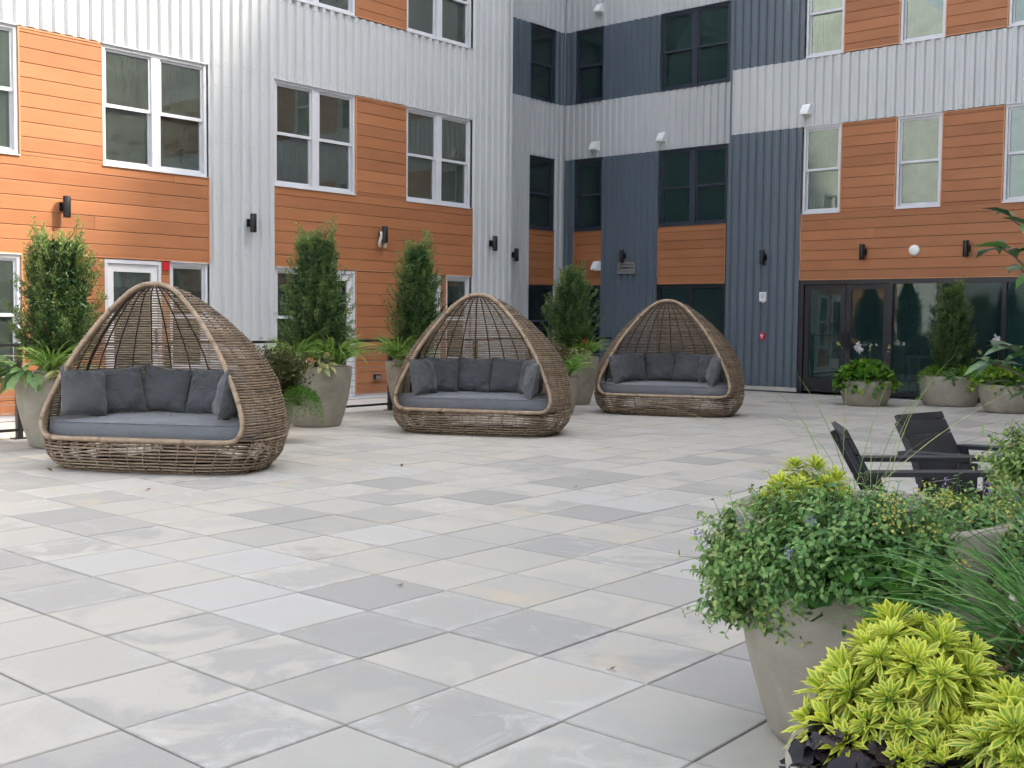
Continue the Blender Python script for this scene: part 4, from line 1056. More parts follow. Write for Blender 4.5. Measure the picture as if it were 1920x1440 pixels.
# ================================================================== TREES IN THE PLANTERS
def evergreen(x, y, z0, ztop, rx, label, shoots=380, per=74, leaf=.031, peaks=2, light=.0, taper=1.0):
    e = empty('evergreen_tree', (x, y, z0), 0, label, 'tree', 'upright evergreen trees in planters'); Hh = ztop - z0
    env = lambda h: np.interp(h, [0, .06, .2, .38, .58, .75, .88, 1.0], [.46, .66, .95, 1.0, .82, .56 * taper, .30 * taper, .08])
    h = rng.beta(1.4, 1.25, shoots) * .90; ph = rng.uniform(0, 2 * np.pi, shoots)
    o_ = rng.uniform(0, 6, 3); lob = 1 + .15 * np.sin(2 * ph + o_[0]) + .14 * np.sin(3 * ph + h * 7 + o_[1]) + .10 * np.sin(9 * h + o_[2])
    rr = np.sqrt(rng.uniform(.12, 1.0, shoots)) * env(h) * rx * lob * rng.normal(1, .05, shoots)
    end = np.stack([rr * np.cos(ph), rr * np.sin(ph), h * Hh], 1)
    st = np.stack([.12 * rr * np.cos(ph), .12 * rr * np.sin(ph), np.maximum(.02, h - rng.uniform(.22, .38, shoots)) * Hh], 1)
    # leaders and stray shoots that break the outline
    nl = 64; hp = rng.uniform(.72, 1.0, nl) ** 1.2 * np.where(rng.integers(0, 2, nl) > 0, 1, .97); pk = rng.integers(0, peaks, nl); ang = pk * np.pi * 2 / peaks - .86
    pr = rx * .46 * taper * (peaks > 1); hp = hp - .07 * (pk % 2)
    le = np.stack([pr * np.cos(ang) + rng.normal(0, .06, nl), pr * np.sin(ang) + rng.normal(0, .06, nl), hp * Hh], 1)
    ls = le * [.5, .5, 1] - np.array([0, 0, 1.0]) * rng.uniform(.25, .5, nl)[:, None]
    ns = 70; hs = rng.uniform(.10, .85, ns); ps = rng.uniform(0, 2 * np.pi, ns); rs = env(hs) * rx * rng.uniform(1.05, 1.28, ns)
    se = np.stack([rs * np.cos(ps), rs * np.sin(ps), hs * Hh + .08], 1); ss = se * [.45, .45, 1] - np.array([0, 0, .22])
    A_ = np.concatenate([st, ls, ss]); B_ = np.concatenate([end, le, se]); lead = np.concatenate([np.zeros(shoots), np.ones(nl), np.ones(ns) * .7])
    A_[:, 2] = np.maximum(A_[:, 2], .02)
    C_ = A_ * .35 + B_ * .65; C_[:, 2] = A_[:, 2] * .75 + B_[:, 2] * .25 + .0; C_[:, :2] = B_[:, :2] * .8
    pth = qcurve(A_, C_, B_, 9)
    V, F, k = tubes(pth, .006, .0018, 4); fastmesh('branches', V, F, M['bark'], e)
    m = MB(); m.tube([(0, 0, -.17), (.01, .005, .15 * Hh), (-.01, .01, .4 * Hh), (0, 0, .7 * Hh)], [.035, .03, .022, .008], 8); m.build('trunk', M['bark'], e, True)
    n = len(A_); t = .30 + .70 * rng.uniform(0, 1, (n, per)) ** .8
    P = A_[:, None] * ((1 - t) ** 2)[..., None] + 2 * C_[:, None] * (t * (1 - t))[..., None] + B_[:, None] * (t * t)[..., None]
    tan = unit(2 * (C_ - A_)[:, None] * (1 - t)[..., None] + 2 * (B_ - C_)[:, None] * t[..., None])
    keep = rng.uniform(size=(n, per)) < np.where(lead[:, None] > 0, .62, 1)
    side = unit(np.cross(tan, rng.normal(size=tan.shape)))
    spread = np.where(lead[:, None] > 0, .010, .028)
    P = P + side * (spread * rng.uniform(.2, 1.0, (n, per)))[..., None]
    D = unit(tan * .75 + side * .9)
    N = unit(rng.normal(size=D.shape) * .7 + np.array([0, 0, 1.0]))
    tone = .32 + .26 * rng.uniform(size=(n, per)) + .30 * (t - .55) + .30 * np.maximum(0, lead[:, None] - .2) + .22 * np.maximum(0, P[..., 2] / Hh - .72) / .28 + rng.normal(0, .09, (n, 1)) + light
    keep = keep.ravel(); P = P.reshape(-1, 3)[keep]; D = D.reshape(-1, 3)[keep]; N = N.reshape(-1, 3)[keep]; tone = np.clip(tone.ravel()[keep], 0, 1)
    Lf = leaf * rng.uniform(.7, 1.25, len(P))
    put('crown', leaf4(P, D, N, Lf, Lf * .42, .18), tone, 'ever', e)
    # inner foliage that closes the middle, crown shade put into its dark colour
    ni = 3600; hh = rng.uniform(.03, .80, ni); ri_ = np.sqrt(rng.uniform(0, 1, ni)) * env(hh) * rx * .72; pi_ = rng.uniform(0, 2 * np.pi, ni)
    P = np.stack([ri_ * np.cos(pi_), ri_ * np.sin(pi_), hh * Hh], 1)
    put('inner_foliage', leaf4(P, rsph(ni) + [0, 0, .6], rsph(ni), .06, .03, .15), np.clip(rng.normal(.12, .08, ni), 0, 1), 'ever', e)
    return e
evergreen(*PL['P1'], .88, 2.46, .44, 'bushy evergreen tree in the planter behind the leftmost daybed', peaks=3, light=.06, taper=1.25)
evergreen(*PL['P2'], .88, 2.72, .44, 'upright evergreen tree with two tips right of the leftmost daybed', peaks=2, taper=.95)
evergreen(*PL['P3'], .88, 2.70, .39, 'upright evergreen tree behind the left of the middle daybed', peaks=2, taper=.85)
evergreen(*PL['P5'], .90, 2.42, .44, 'conical evergreen tree in front of the recessed corner', peaks=2, taper=.7, light=-.05)
evergreen(*PL['P7'], .48, 2.24, .37, 'dense conical evergreen tree in front of the entrance glazing', peaks=2, taper=.9, light=-.10)

# ================================================================== UNDERPLANTING
def grass_clump(x, y, z, n, Lr, W, label, spread=.06, mat='grass', tone=(.3, .9), el=(.75, 1.45), droop=(1.2, 2.4), name='grass_clump', group='arching grass clumps', sector=None, cat='grass'):
    e = empty(name, (x, y, z), 0, label, cat, group)
    a = rng.uniform(0, 2 * np.pi, n) if sector is None else rng.uniform(sector[0], sector[1], n)
    P = np.stack([np.cos(a) * spread * rng.uniform(0, 1, n), np.sin(a) * spread * rng.uniform(0, 1, n), np.zeros(n)], 1)
    put('blades', blades(P, a + rng.normal(0, .3, n), rng.uniform(*Lr, n), W * rng.uniform(.7, 1.2, n), rng.uniform(*el, n), rng.uniform(*droop, n)), rng.uniform(*tone, n), mat, e)
    return e
def hosta(x, y, z, n, L_, label, tone=(.25, .9), mat='hosta', spread=.05, el=(.2, 1.1), sector=None, droop=.55, w=.5, group='broad leaved hostas', stems=True):
    e = empty('hosta', (x, y, z), 0, label, 'plant', group)
    a = rng.uniform(0, 2 * np.pi, n) if sector is None else rng.uniform(sector[0], sector[1], n)
    elv = rng.uniform(*el, n); pet = rng.uniform(.04, .16, n) * (L_ / .16)
    D = np.stack([np.cos(a) * np.cos(elv), np.sin(a) * np.cos(elv), np.sin(elv)], 1)
    P0 = np.stack([np.cos(a) * spread * .5, np.sin(a) * spread * .5, np.zeros(n)], 1); P = P0 + D * pet[:, None]
    N = np.array([0, 0, 1.0]) + .35 * rng.normal(size=(n, 3)); D2 = D + rng.normal(0, .15, (n, 3))
    L = L_ * rng.uniform(.6, 1.15, n)
    put_split('leaf', leaf8(P, D2, N, L, L * w * rng.uniform(.8, 1.1, n), droop * rng.uniform(.6, 1.3, n), .12), rng.uniform(*tone, n), mat, e, EDGE8)
    if stems:
        V, F, k = tubes(qcurve(P0, (P0 + P) / 2, P, 4), .004, .003, 4); fastmesh('stems', V, F, M['stem'], e)
    return e
def mound(x, y, z, rx, ry, h, n, leaf, label, mat, name='plant', group=None, tone=(.2, .8), w=.6, kind='leaf8', over=.15, shape=.6, cat='plant', ox=0.0, oy=0.0):
    """leafy mound that spills over a rim"""
    e = empty(name, (x, y, z), 0, label, cat, group)
    a = rng.uniform(0, 2 * np.pi, n); u = rng.uniform(0, 1, n) ** shape
    rad = u; zz = h * (1 - rad ** 2.2) - over * np.maximum(0, rad - .8) / .2 * rng.uniform(.1, 1, n)
    zz += rng.normal(0, .02, n) - rng.uniform(0, .05, n)
    P = np.stack([np.cos(a) * rad * rx * rng.uniform(.93, 1.05, n) + ox, np.sin(a) * rad * ry * rng.uniform(.93, 1.05, n) + oy, zz], 1)
    out = np.stack([np.cos(a) * rad, np.sin(a) * rad, .55 * (1 - rad) + .15], 1)
    L = leaf * rng.uniform(.6, 1.3, n); tn = np.clip(rng.uniform(*tone, n), 0, 1)
    if kind == 'round': put_split('leaf', roundleaf(P, out + np.array([0, 0, .9]) + .4 * rng.normal(size=(n, 3)), L * .5, k=13, ruffle=.22), tn, mat, e)
    elif leaf > .1: put_split('leaf', leaf8(P, out + .5 * rng.normal(size=(n, 3)), np.array([0, 0, 1.0]) + .5 * rng.normal(size=(n, 3)), L, L * w, .3), tn, mat, e, EDGE8)
    else: put('leaves', leaf8(P, out + .5 * rng.normal(size=(n, 3)), np.array([0, 0, 1.0]) + .5 * rng.normal(size=(n, 3)), L, L * w, .3), tn, mat, e, EDGE8, True)
    m_ = min(60, n // 6); b0 = np.zeros((m_, 3)); b0[:, 2] = -.03; idx = rng.choice(n, m_, replace=False)
    V, F, k = tubes(qcurve(b0, P[idx] * .6 + [0, 0, h * .5], P[idx], 6), .003, .0015, 4); fastmesh('stems', V, F, M['stem'], e)
    return e
def flower_stalk(x, y, z, tip, label, nf=7, petal='petal', white=True):
    e = empty('flower_stalk', (x, y, z), 0, label, 'flower', 'hosta flower stalks')
    b = np.array([[0, 0, 0.0]]); t_ = np.array([tip]); c = np.array([[tip[0] * .25, tip[1] * .25, tip[2] * .65]])
    V, F, k = tubes(qcurve(b, c, t_, 10), .004, .002, 5); fastmesh('stem', V, F, M['stem'], e)
    tt = rng.uniform(.72, 1.0, nf)
    P = (b * ((1 - tt) ** 2)[:, None] + 2 * c * (tt * (1 - tt))[:, None] + t_ * (tt ** 2)[:, None])
    PP = np.repeat(P, 5, 0); D = unit(rsph(nf * 5) * .8 + [0, 0, -.2])
    put('petals' if white else 'buds', leaf8(PP, D, rsph(nf * 5), .075 if white else .03, .032 if white else .013, .3), rng.uniform(0, 1, nf * 5), petal if white else 'yellowflower', e)
    return e

def at(k, dr, df, dz=0):
    """position relative to a planter: dr to the viewer's right, df away from the viewer"""
    x, y = PL[k]; d = math.hypot(x, y); f_ = (x / d, y / d)
    return (x + f_[1] * dr + f_[0] * df, y - f_[0] * dr + f_[1] * df, dz)
def sec(k, c, half):
    """azimuth sector centred c degrees off the viewer direction (0 = towards viewer, + = viewer's right)"""
    x, y = PL[k]; a = math.atan2(-y, -x) + R(c); return (a - R(half), a + R(half))

# leftmost tall planter
hosta(*at('P1', -.30, -.22, .80), 60, .19, 'grey green hosta leaves hanging over the left rim of the leftmost planter', (.1, .6), spread=.14, el=(-.35, .8), droop=.85, sector=sec('P1', -50, 120))
grass_clump(*at('P1', -.08, -.28, .80), 170, (.30, .52), .019, 'arching green grass at the front of the leftmost planter', .07)
hosta(*at('P1', .14, -.34, .80), 50, .15, 'yellowing hosta leaves at the right of the leftmost planter rim', (.5, 1.0), spread=.14, el=(-.4, .7), droop=.85, sector=sec('P1', 0, 100))
# second tall planter
grass_clump(*at('P2', -.27, -.24, .80), 230, (.34, .58), .019, 'bright arching grass at the left rim beside the leftmost daybed', .08)
grass_clump(*at('P2', .24, -.22, .80), 300, (.34, .62), .019, 'bright arching grass spilling over the right rim beside the leftmost daybed', .09)
hosta(*at('P2', -.02, -.38, .80), 46, .14, 'yellow brown hosta leaves between the two grass clumps', (.55, 1.0), spread=.14, el=(-.4, .8), sector=sec('P2', 0, 95))
# third
grass_clump(*at('P3', -.27, -.22, .80), 240, (.32, .58), .019, 'arching grass over the left rim of the planter behind the middle daybed', .08)
hosta(*at('P3', .0, -.36, .80), 50, .17, 'pale green hosta beside the wicker of the middle daybed', (.3, .8), spread=.14, el=(-.3, .8), sector=sec('P3', 0, 100))
# fourth
hosta(*at('P5', .02, -.36, .82), 46, .16, 'pale hosta leaves in the planter between the middle and right daybeds', (.3, .95), spread=.14, el=(-.3, .8), sector=sec('P5', 0, 100))
grass_clump(*at('P5', .24, -.22, .81), 200, (.30, .52), .019, 'arching grass at the right rim between the middle and right daybeds', .08)
e = empty('red_flower', at('P5', .20, -.30, .86), 0, 'small orange red flower head in the grass beside the conical tree', 'flower')
P_ = np.zeros((26, 3)) + [0, 0, .16] + rng.normal(0, .02, (26, 3)); put('petals', leaf8(P_, rsph(26) + [0, 0, .8], rsph(26), .06, .018), rng.uniform(0, 1, 26), 'orangeflower', e)
V, F, k = tubes(qcurve(np.zeros((1, 3)), np.array([[.01, 0, .08]]), np.array([[0, 0, .16]])), .004, .003); fastmesh('stem', V, F, M['stem'], e)
# small grass planter
grass_clump(*at('P4', .05, -.10, .56), 330, (.32, .56), .018, 'bright green grass in the small planter right of the middle daybed', .12, tone=(.2, .75))
def shrub(x, y, z, r, h, n, leaf, label, mat, tone=(.1, .9), group=None, cat='shrub'):
    e = empty('shrub', (x, y, z), 0, label, cat, group); ns = max(18, n // 40)
    a = rng.uniform(0, 2 * np.pi, ns); q = np.sqrt(rng.uniform(.05, 1, ns)); hh = h * rng.uniform(.35, 1.0, ns) * (1 - .35 * q)
    B_ = np.stack([np.cos(a) * q * r, np.sin(a) * q * r, hh], 1); A_ = B_ * [.12, .12, 0]; C_ = B_ * [.55, .55, .75]
    V, F, k = tubes(qcurve(A_, C_, B_), .004, .0015); fastmesh('branches', V, F, M['bark'], e)
    per = n // ns; t = .35 + .65 * rng.uniform(0, 1, (ns, per))
    P = A_[:, None] * ((1 - t) ** 2)[..., None] + 2 * C_[:, None] * (t * (1 - t))[..., None] + B_[:, None] * (t * t)[..., None] + rng.normal(0, .02 + r * .04, (ns, per, 3))
    P = P.reshape(-1, 3); D = rsph(len(P)) + unit(P + [0, 0, .05]) * .8; L = leaf * rng.uniform(.6, 1.3, len(P))
    put('foliage', leaf4(P, D, rsph(len(P)) + [0, 0, .6], L, L * .42), np.clip(rng.uniform(*tone, len(P)) + .25 * (t.ravel() - .6), 0, 1), mat, e)
    return e
shrub(*at('P4', -.16, .22, .30), .38, 1.0, 5600, .05, 'bronze brown feathery shrub beside the middle daybed', 'bronze')
shrub(*at('PB', .05, -.02, .46), .42, .74, 5600, .05, 'dark reddish green shrub between the leftmost daybed and the tall planter', 'bronze', (0, .45))
e = mound(*at('PB', .34, -.20, .44), .25, .25, .18, 4200, .04, 'bright feathery fern trailing beside the leftmost daybed', 'lime', 'fern', None, (.1, .7), .14, over=.22, shape=.5)

# bowls by the entrance
mound(*at('P6', 0, 0, .42), .47, .47, .27, 520, .13, 'bright green leafy mound in the bowl before the entrance doors', 'lime', 'plant', 'leafy mounds in low bowls', (.15, .8), .62, over=.20)
mound(*at('P6', -.22, -.10, .38), .30, .28, .14, 420, .055, 'small trailing leaves over the left side of the entrance bowl', 'lime', 'plant', None, (.05, .5), .6, over=.24)
mound(*at('P6', .20, .05, .46), .26, .26, .22, 420, .06, 'dark bluish green ferny plant at the right of the entrance bowl', 'catmint', 'plant', None, (.0, .5), .4, over=.05)
mound(*at('P7', -.24, -.14, .50), .30, .26, .14, 1500, .05, 'fine bright green plant at the left of the tree bowl', 'lime', 'plant', None, (.3, .9), .2, over=.16)
mound(*at('P7', .02, -.30, .50), .22, .18, .12, 170, .075, 'round bluish leaves in the middle of the tree bowl', 'catmint', 'plant', None, (.0, .5), .8, 'round', over=.12)
mound(*at('P7', .22, -.22, .50), .24, .22, .12, 1200, .05, 'fine yellow green plant at the right of the tree bowl', 'lime', 'plant', None, (.4, .95), .2, over=.14)
mound(*at('P8', -.14, -.05, .44), .44, .42, .25, 380, .11, 'lime green leafy mound in the bowl at the right edge', 'lime', 'plant', 'leafy mounds in low bowls', (.4, 1.0), .65, over=.16)
mound(*at('P8', .22, -.10, .46), .36, .36, .22, 260, .11, 'dark green round leaves in the bowl at the right edge', 'lime', 'plant', None, (.0, .4), .8, 'round', over=.12)
for k_, dr, df, tip, nf, wh, lb in (('P6', -.18, .0, (-.02, .36, .62), 6, False, 'leaning budded stalk at the left of the entrance bowl'), ('P6', .0, .0, (-.03, .18, .58), 9, True, 'white hosta flower stalk left of centre in the entrance bowl'),
                                    ('P6', .05, .1, (.03, -.0, .56), 5, False, 'short budded stalk in the middle of the entrance bowl'), ('P6', .26, .05, (.06, -.1, .56), 6, False, 'upright budded stalk at the right of the entrance bowl'),
                                    ('P8', -.16, .1, (-.05, .05, .72), 9, True, 'white flower stalk rising before the conical entrance tree'), ('P8', -.24, .0, (-.1, .26, .56), 5, False, 'thin budded stalk left of the white flower by the entrance tree'), ('P8', .26, .1, (.08, -.16, .55), 8, True, 'white flower stalk nearest the right edge by the glazing')):
    p = at(k_, dr, df, .46); flower_stalk(*p, tip, lb, nf, white=wh)

# ================================================================== BLACK ADIRONDACK CHAIRS
def chair_at(px_dir, origin, label):
    rz = math.atan2(px_dir[1], px_dir[0])
    e = empty('adirondack_chair', (origin[0], origin[1], 0), rz, label, 'chair', 'black adirondack chairs')
    def part(name, c, a, b_, d):
        m = MB(); m.obox(c, a, b_, d); return m.build(name, M['chair'], e)
    # seat slats (x forward, y left, z up)
    p0, p1 = Vector((.36, 0, .36)), Vector((-.14, 0, .25)); dirv = (p1 - p0).normalized(); nrm = Vector((-dirv.z, 0, dirv.x)) * -1
    for k in range(5):
        c = p0.lerp(p1, (k + .5) / 5); part('seat_slat', c, dirv * .048, Vector((0, .265, 0)), nrm * .011)
    # back boards lie across a leaning frame
    b0, b1 = Vector((-.13, 0, .24)), Vector((-.43, 0, .795)); bd = (b1 - b0); Lb = bd.length; bd.normalize(); bn = Vector((bd.z, 0, -bd.x))
    edges = [0, .155, .315, .475, .575, Lb]
    for k in range(5):
        a, c = edges[k], edges[k + 1]; part('back_board', b0 + bd * (a + c) / 2, bd * ((c - a) / 2 - .004), Vector((0, .265, 0)), bn * .012)
    for s in (-1, 1):
        part('back_stile', b0 + bd * (Lb * .46) - bn * .030 + Vector((0, s * .225, 0)), bd * Lb * .47, Vector((0, .018, 0)), bn * .016)
        part('arm', Vector((.07, s * .335, .575)), Vector((.39, 0, .012)), Vector((0, .062, 0)), Vector((0, 0, .0125)))
        part('front_leg', Vector((.36, s * .292, .28)), Vector((.055, 0, 0)), Vector((0, .0125, 0)), Vector((0, 0, .28)))
        part('side_rail', Vector((.04, s * .268, .20)), Vector((.44, 0, .155)), Vector((0, .0115, 0)), Vector((-.02, 0, .055)))
        part('arm_support', Vector((-.24, s * .292, .46)), Vector((.03, 0, -.01)), Vector((0, .0125, 0)), Vector((-.03, 0, .10)))
    part('front_apron', Vector((.385, 0, .28)), Vector((.012, 0, 0)), Vector((0, .256, 0)), Vector((0, 0, .06)))
    part('back_rail', Vector((-.23, 0, .335)), Vector((.012, 0, 0)), Vector((0, .28, 0)), Vector((0, 0, .03)))
    return e
def cam_point(px, depth):
    a = (px - 960) / 2087.84; f2 = Vector((fw.x, fw.y)).normalized(); r_ = Vector((ri.x, ri.y))
    return f2 * depth + r_ * (a * depth)
def turn(deg):
    f2 = Vector((fw.x, fw.y)).normalized(); r_ = Vector((ri.x, ri.y)); return r_ * math.cos(R(deg)) - f2 * math.sin(R(deg))
d1 = turn(9); o1 = cam_point(1572, 6.45) + d1 * .44
chair_at(d1, o1, 'black slatted lounge chair seen from its side behind the catmint')
d2 = turn(52); o2 = cam_point(1722, 7.40) + d2 * .44
chair_at(d2, o2, 'black lounge chair with its broad back facing the viewer')

# ================================================================== FOREGROUND PLANTS
def catmint(x, y, z, rx, rz, twigs, label, thmax=2.1, flowers=60, leaf=.032, tone=(.15, .9), hole=None):
    """bushy mass: short leafy twigs spread through a thick ball that hangs over the rim"""
    e = empty('catmint', (x, y, z), 0, label, 'plant', 'catmint in tall planters')
    th = np.arccos(1 - rng.uniform(0, 1, twigs) * (1 - math.cos(thmax))); ph = rng.uniform(0, 2 * np.pi, twigs)
    lump = 1 + .10 * np.sin(3 * ph + 1) * np.sin(th) + .08 * np.sin(5 * ph + 4 * th)
    q = rng.uniform(.62, 1.04, twigs) * lump
    out = np.stack([np.sin(th) * np.cos(ph), np.sin(th) * np.sin(ph), np.cos(th)], 1)
    B_ = out * q[:, None] * [rx, rx, rz]; gd = unit(out * [1, 1, .8] + np.array([0, 0, .35]) + rng.normal(0, .35, (twigs, 3)))
    ln = rng.uniform(.07, .19, twigs) * (1 + .8 * (rng.uniform(size=twigs) < .07))
    A_ = B_ - gd * (ln * .6)[:, None]; E_ = B_ + gd * (ln * .4)[:, None]; E_[:, 2] -= .02 * np.maximum(0, th - 1.2); C_ = (A_ + E_) / 2 + rng.normal(0, .008, (twigs, 3))
    V, F, k = tubes(qcurve(A_, C_, E_, 5), .0018, .0009, 4); fastmesh('stems', V, F, M['stem'], e)
    nn = 7; t = np.linspace(.05, 1, nn); t = np.repeat(np.tile(t, 2)[None], twigs, 0); flip = np.concatenate([np.ones(nn), -np.ones(nn)])[None, :, None]
    P = A_[:, None] * ((1 - t) ** 2)[..., None] + 2 * C_[:, None] * (t * (1 - t))[..., None] + E_[:, None] * (t * t)[..., None]
    tan = np.repeat(gd[:, None], 2 * nn, 1); ang = np.tile(np.arange(nn) * 1.57, 2)[None] + rng.uniform(0, 6, (twigs, 1))
    ref = unit(np.cross(tan, np.array([.3, .2, 1.0]))); ref2 = np.cross(tan, ref); sd = (ref * np.cos(ang)[..., None] + ref2 * np.sin(ang)[..., None]) * flip
    D = unit(sd + tan * .4 + rng.normal(0, .2, sd.shape)); N = unit(np.array([0, 0, 1.0]) * .7 + tan * .6 + rng.normal(0, .3, sd.shape))
    Lf = (leaf * (1.2 - .55 * t) * rng.uniform(.7, 1.25, t.shape)).ravel()
    tn = np.clip(rng.uniform(*tone, t.shape) + .22 * (t - .6) + rng.normal(0, .10, (twigs, 1)), 0, 1).ravel()
    put('leaves', leaf8(P.reshape(-1, 3), D.reshape(-1, 3), N.reshape(-1, 3), Lf, Lf * .68, .3, .12), tn, 'catmint', e, EDGE8, True)
    if flowers:
        idx = rng.choice(twigs, flowers, replace=False); nf = 22
        fp = np.repeat(E_[idx], nf, 0) + np.repeat(gd[idx], nf, 0) * rng.uniform(-.01, .05, (flowers * nf, 1)) + rng.normal(0, .006, (flowers * nf, 3))
        fo = put('flowers', leaf4(fp, rsph(len(fp)), rsph(len(fp)), .009, .007), rng.uniform(0, 1, len(fp)), 'lilac', e); fo['kind'] = 'stuff'
    return e
catmint(*at('P9', -.25, -.12, .565), .26, .23, 1250, 'grey green catmint spilling over the left of the foreground planter', 2.3, flowers=20)
catmint(*at('P9', -.02, -.36, .66), .25, .17, 1300, 'low leafy catmint hanging over the front of the foreground planter', 2.0, flowers=6, tone=(.0, .65))
catmint(*at('P9', -.17, -.30, .66), .17, .17, 700, 'small catmint tuft covering the front left rim of the foreground planter', 2.0, flowers=4, tone=(.1, .75))
catmint(*at('P9', .30, -.02, .66), .28, .14, 900, 'catmint at the right side of the foreground planter before the chairs', 1.9, flowers=16, tone=(.05, .75))
catmint(*at('P11', -.06, -.15, .74), .38, .28, 1500, 'loose catmint with small lilac flowers at the right edge beside the chairs', 2.2, flowers=40, tone=(.45, 1.0))
# lobed leaves and yellow sprays in the same planter
mound(*at('P9', .02, -.52, .66), .18, .18, .08, 60, .085, 'large lobed green leaves at the front of the foreground planter', 'lime', 'geranium', None, (.0, .35), .8, 'round', over=.22)
e = empty('lady_mantle', at('P9', .16, -.46, .70), 0, 'sprays of tiny yellow flowers in front of the catmint', 'plant')
ns = 22; a = rng.uniform(0, 2 * np.pi, ns); B_ = np.stack([np.cos(a) * rng.uniform(.05, .26, ns), np.sin(a) * rng.uniform(.05, .26, ns), rng.uniform(.02, .2, ns)], 1)
V, F, k = tubes(qcurve(B_ * [.1, .1, 0], B_ * [.5, .5, .9], B_), .002, .001); fastmesh('stems', V, F, M['stem'], e)
fp = np.repeat(B_, 24, 0) + rng.normal(0, .018, (ns * 24, 3)); fo = put('flowers', leaf4(fp, rsph(len(fp)), rsph(len(fp)), .010, .008), rng.uniform(0, 1, len(fp)), 'yellowflower', e); fo['kind'] = 'stuff'

# --- euphorbia: rosettes of variegated leaves
def rosette_mesh(seed, n=86, L0=.088, W0=.0135, droop_range=(1.4, -1.15)):
    r_ = np.random.default_rng(seed); i = np.arange(n); az = i * 2.39996 + r_.normal(0, .12, n); t = i / (n - 1)
    el = droop_range[0] + (droop_range[1] - droop_range[0]) * t ** .75 + r_.normal(0, .09, n)
    D = np.stack([np.cos(az) * np.cos(el), np.sin(az) * np.cos(el), np.sin(el)], 1)
    P = np.stack([np.cos(az) * .006, np.sin(az) * .006, -.075 * t ** 1.2], 1)
    L = L0 * (.42 + .58 * np.sin(np.clip(t * 1.9, 0, 1.57))) * r_.uniform(.85, 1.12, n)
    N = np.array([0, 0, 1.0]) * 1.0 - D * D[:, 2:3] + .12 * r_.normal(size=(n, 3)) + np.array([0, 0, .05])
    V, F, k = leaf8(P, D, N, L, W0 * r_.uniform(.85, 1.15, n), .16, .16, .82, 1.0)
    tone = np.clip(.95 - .75 * t + r_.normal(0, .10, n), 0, 1)
    o = fastmesh('rosette_source', V, F, M['euphorbia'], None, np.repeat(tone, k), np.tile(EDGE8, n), True)
    me = o.data; bpy.data.objects.remove(o); return me
ROS = [rosette_mesh(0), rosette_mesh(1, 70, .080, .0145, (1.4, -.7)), rosette_mesh(2, 100, .092, .0125, (1.3, -1.35)), rosette_mesh(3, 78, .098, .0130, (1.35, -1.1)), rosette_mesh(4, 60, .070, .0125, (1.45, -.5)), rosette_mesh(5, 94, .085, .0140, (1.25, -1.3)), rosette_mesh(6, 110, .076, .0115, (1.4, -1.4))]
def stem_mesh():
    pass
def euphorbia(x, y, z, spots, label, scale=1.0):
    e = empty('euphorbia', (x, y, z), 0, label, 'plant', 'yellow variegated euphorbias')
    pa = []; pb = []
    for k, (dx, dy, dz, s) in enumerate(spots):
        o = link('rosette', ROS[(k * 3 + len(spots)) % 7], e); o.location = (dx, dy, dz); s *= scale
        o.scale = (s, s, s * random.uniform(.9, 1.1)); v = Vector((dx * 1.25 + random.uniform(-.05, .05), dy * 1.25 + random.uniform(-.05, .05), .30)).normalized()
        o.rotation_mode = 'QUATERNION'; o.rotation_quaternion = v.to_track_quat('Z', 'Y') @ Matrix.Rotation(random.uniform(0, 6.28), 3, 'Z').to_quaternion()
        pb.append((dx - v.x * .03, dy - v.y * .03, dz - v.z * .03)); pa.append((dx * .25, dy * .25, -.05))
    pa = np.array(pa); pb = np.array(pb); pc = pa * .5 + pb * .5; pc[:, 2] = pb[:, 2] * .6
    V, F, k = tubes(qcurve(pa, pc, pb, 7), .0045, .0035, 5); fastmesh('stems', V, F, M['stem'], e)
    return e
def dome(n, r, h, smin, smax, flat=.0, minsep=.07, fr=(1, 1)):
    out = []; tries = 0
    while len(out) < n and tries < 8000:
        tries += 1
        a = random.uniform(0, 6.283); q = math.sqrt(random.random())
        x, y = math.cos(a) * q * r * fr[0], math.sin(a) * q * r * fr[1]; z = h * (1 - q ** 2.2) * random.uniform(.88, 1.06) + flat
        if all((x - p[0]) ** 2 + (y - p[1]) ** 2 + (z - p[2]) ** 2 > minsep ** 2 for p in out): out.append((x, y, z, random.uniform(smin, smax)))
    return out
p = at('P10', -.19, .02, .43); euphorbia(*p, dome(46, .235, .255, .75, 1.4, .02, .064, ), 'big yellow green variegated euphorbia mound in the foreground bowl')
p = at('P10', .06, -.20, .42); euphorbia(*p, dome(24, .17, .20, .75, 1.4, .02, .064), 'second yellow euphorbia clump in the lower right corner')
p = at('P9', -.20, -.08, .685); euphorbia(*p, dome(22, .17, .18, .75, 1.1, .06, .066), 'yellow euphorbia growing out of the catmint planter')
# --- dark heuchera under it
mound(*at('P10', -.25, -.10, .40), .20, .22, .09, 360, .056, 'nearly black heuchera leaves along the bowl rim in the foreground', 'purple', 'heuchera', 'dark heucheras', (.0, .8), .8, 'round', over=.10)
mound(*at('P10', .0, -.27, .40), .26, .20, .08, 360, .056, 'dark purple heuchera leaves below the yellow euphorbia at the bottom edge', 'purple', 'heuchera', 'dark heucheras', (.0, .9), .8, 'round', over=.10)
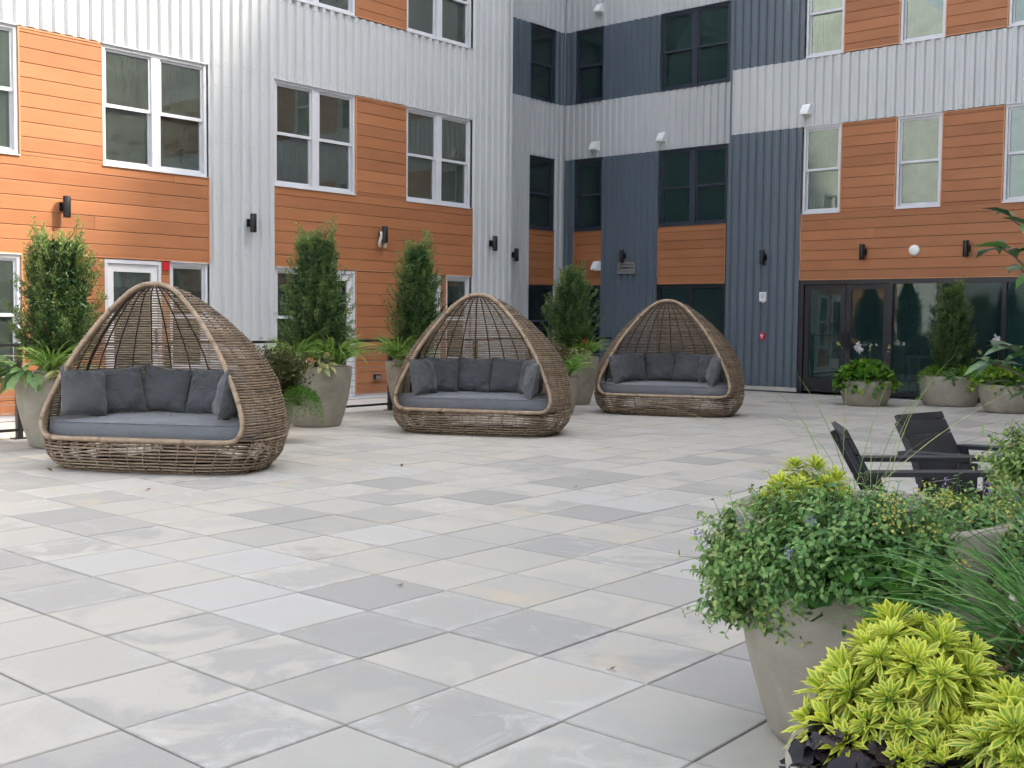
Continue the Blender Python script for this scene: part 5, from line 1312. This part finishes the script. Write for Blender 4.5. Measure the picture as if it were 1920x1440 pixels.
# --- fountain grass with plumes
p = at('P10', .20, .34, .46); grass_clump(*p, 520, (.36, .72), .0085, 'dark green fountain grass arching across the lower right corner', .10, 'darkgrass', (.1, 1.0), (.55, 1.45), (.9, 2.0), 'fountain_grass', None, cat='plant')
e = empty('grass_plume', (p[0], p[1], p[2]), 0, 'brown bottlebrush grass plumes above the fountain grass', 'plant')
ns = 9; a = rng.uniform(2.2, 4.6, ns); B_ = np.stack([np.cos(a) * rng.uniform(.02, .12, ns), np.sin(a) * rng.uniform(.02, .12, ns), rng.uniform(.50, .66, ns)], 1); C_ = B_ * [.3, .3, .6]
V, F, k = tubes(qcurve(np.zeros((ns, 3)), C_, B_), .002, .0015); fastmesh('stems', V, F, M['stem'], e)
nb = 230; t = rng.uniform(.70, 1.0, (ns, nb)); P = 2 * C_[:, None] * (t * (1 - t))[..., None] + B_[:, None] * (t * t)[..., None]; P = P.reshape(-1, 3)
put('bristles', leaf4(P, rsph(len(P)) + [0, 0, .9], rsph(len(P)), .030 * np.repeat(np.ones(ns), nb), .003), rng.uniform(0, 1, len(P)), 'plume', e)
mound(*at('P10', .02, .30, .44), .26, .22, .16, 260, .05, 'dry brown leaves behind the yellow euphorbia', 'dry', 'dry_foliage', None, (0, 1), .4, over=.05)
# --- thin grass stems above the catmint
grass_clump(*at('P9', -.05, .05, .80), 26, (.35, .62), .0028, 'few thin grass stems rising from the catmint planter', .14, 'grass', (.5, 1.0), (.5, 1.4), (.3, 1.3), 'thin_grass', None)

# --- big leaved shrub at the right edge
p = at('P11', -.02, -.05, .72); e = empty('magnolia_shrub', p, 0, 'shrub with large glossy leaves reaching in at the right edge', 'shrub')
tips = [(-.40, .06, 1.14), (-.45, .0, 1.02), (-.36, .04, .92), (-.46, -.06, .50), (-.42, .02, .58), (-.36, .02, .40), (-.1, .1, 1.2), (.1, -.1, 1.1), (.2, .15, .9), (-.15, .2, .7)]
x_, y_ = p[0], p[1]; d_ = math.hypot(x_, y_); fx_, fy_ = x_ / d_, y_ / d_
TP = np.array([(fy_ * r_ + fx_ * f_, -fx_ * r_ + fy_ * f_, z_) for r_, f_, z_ in tips])
A0 = TP * [.05, .05, 0]; C0 = TP * [.35, .35, .85]
V, F, k = tubes(qcurve(A0, C0, TP, 10), .010, .004, 6); fastmesh('branches', V, F, M['bark'], e, smooth=True)
nl = 9; P = np.repeat(TP, nl, 0) + rng.normal(0, .012, (len(TP) * nl, 3)) - np.repeat(unit(TP - C0), nl, 0) * rng.uniform(0, .09, (len(TP) * nl, 1))
az = rng.uniform(0, 2 * np.pi, len(P)); elv = rng.uniform(-.35, .75, len(P))
D = np.stack([np.cos(az) * np.cos(elv), np.sin(az) * np.cos(elv), np.sin(elv)], 1)
put_split('leaf', leaf8(P, D, np.array([0, 0, 1.0]) + .2 * rng.normal(size=D.shape), rng.uniform(.12, .18, len(P)), .055, .28, .16), rng.uniform(0, 1, len(P)), 'bigleaf', e, EDGE8)

# ================================================================== LITTER
def litter(px, py, s, label, mat='dry'):
    a = (Vector((fw.x, fw.y, fw.z)) + r2 * ((px - 960) / 2087.84) - u2 * ((py - 720) / 2087.84)); t = -H_CAM / a.z; q = a * t
    e = empty('fallen_leaf', (q.x, q.y, .004), random.uniform(0, 6), label, 'leaf', 'dry leaves on the paving')
    put('blade', leaf8(np.zeros((1, 3)), np.array([[1.0, 0, .12]]), np.array([[0, 0, 1.0]]), s, s * .6, -.25, .3), np.array([.5]), mat, e, EDGE8, True)
    V, F, k = tubes(qcurve(np.array([[-s * .4, .005, .003]]), np.array([[-s * .2, 0, .004]]), np.zeros((1, 3))), .0012, .0012); fastmesh('leaf_stalk', V, F, M['bark'], e)
litter(97, 884, .07, 'curled dry leaf beside the left end of the leftmost daybed'); litter(274, 921, .05, 'small dry leaf on the paving below the leftmost daybed')
litter(753, 876, .06, 'dry brown leaf on the paving left of the middle daybed'); litter(747, 1099, .035, 'tiny dry twig leaf in the middle of the paving')
litter(1143, 1258, .03, 'tiny leaf fragment on the pale foreground slab'); litter(1078, 915, .03, 'tiny leaf fragment on the paving below the middle daybed')
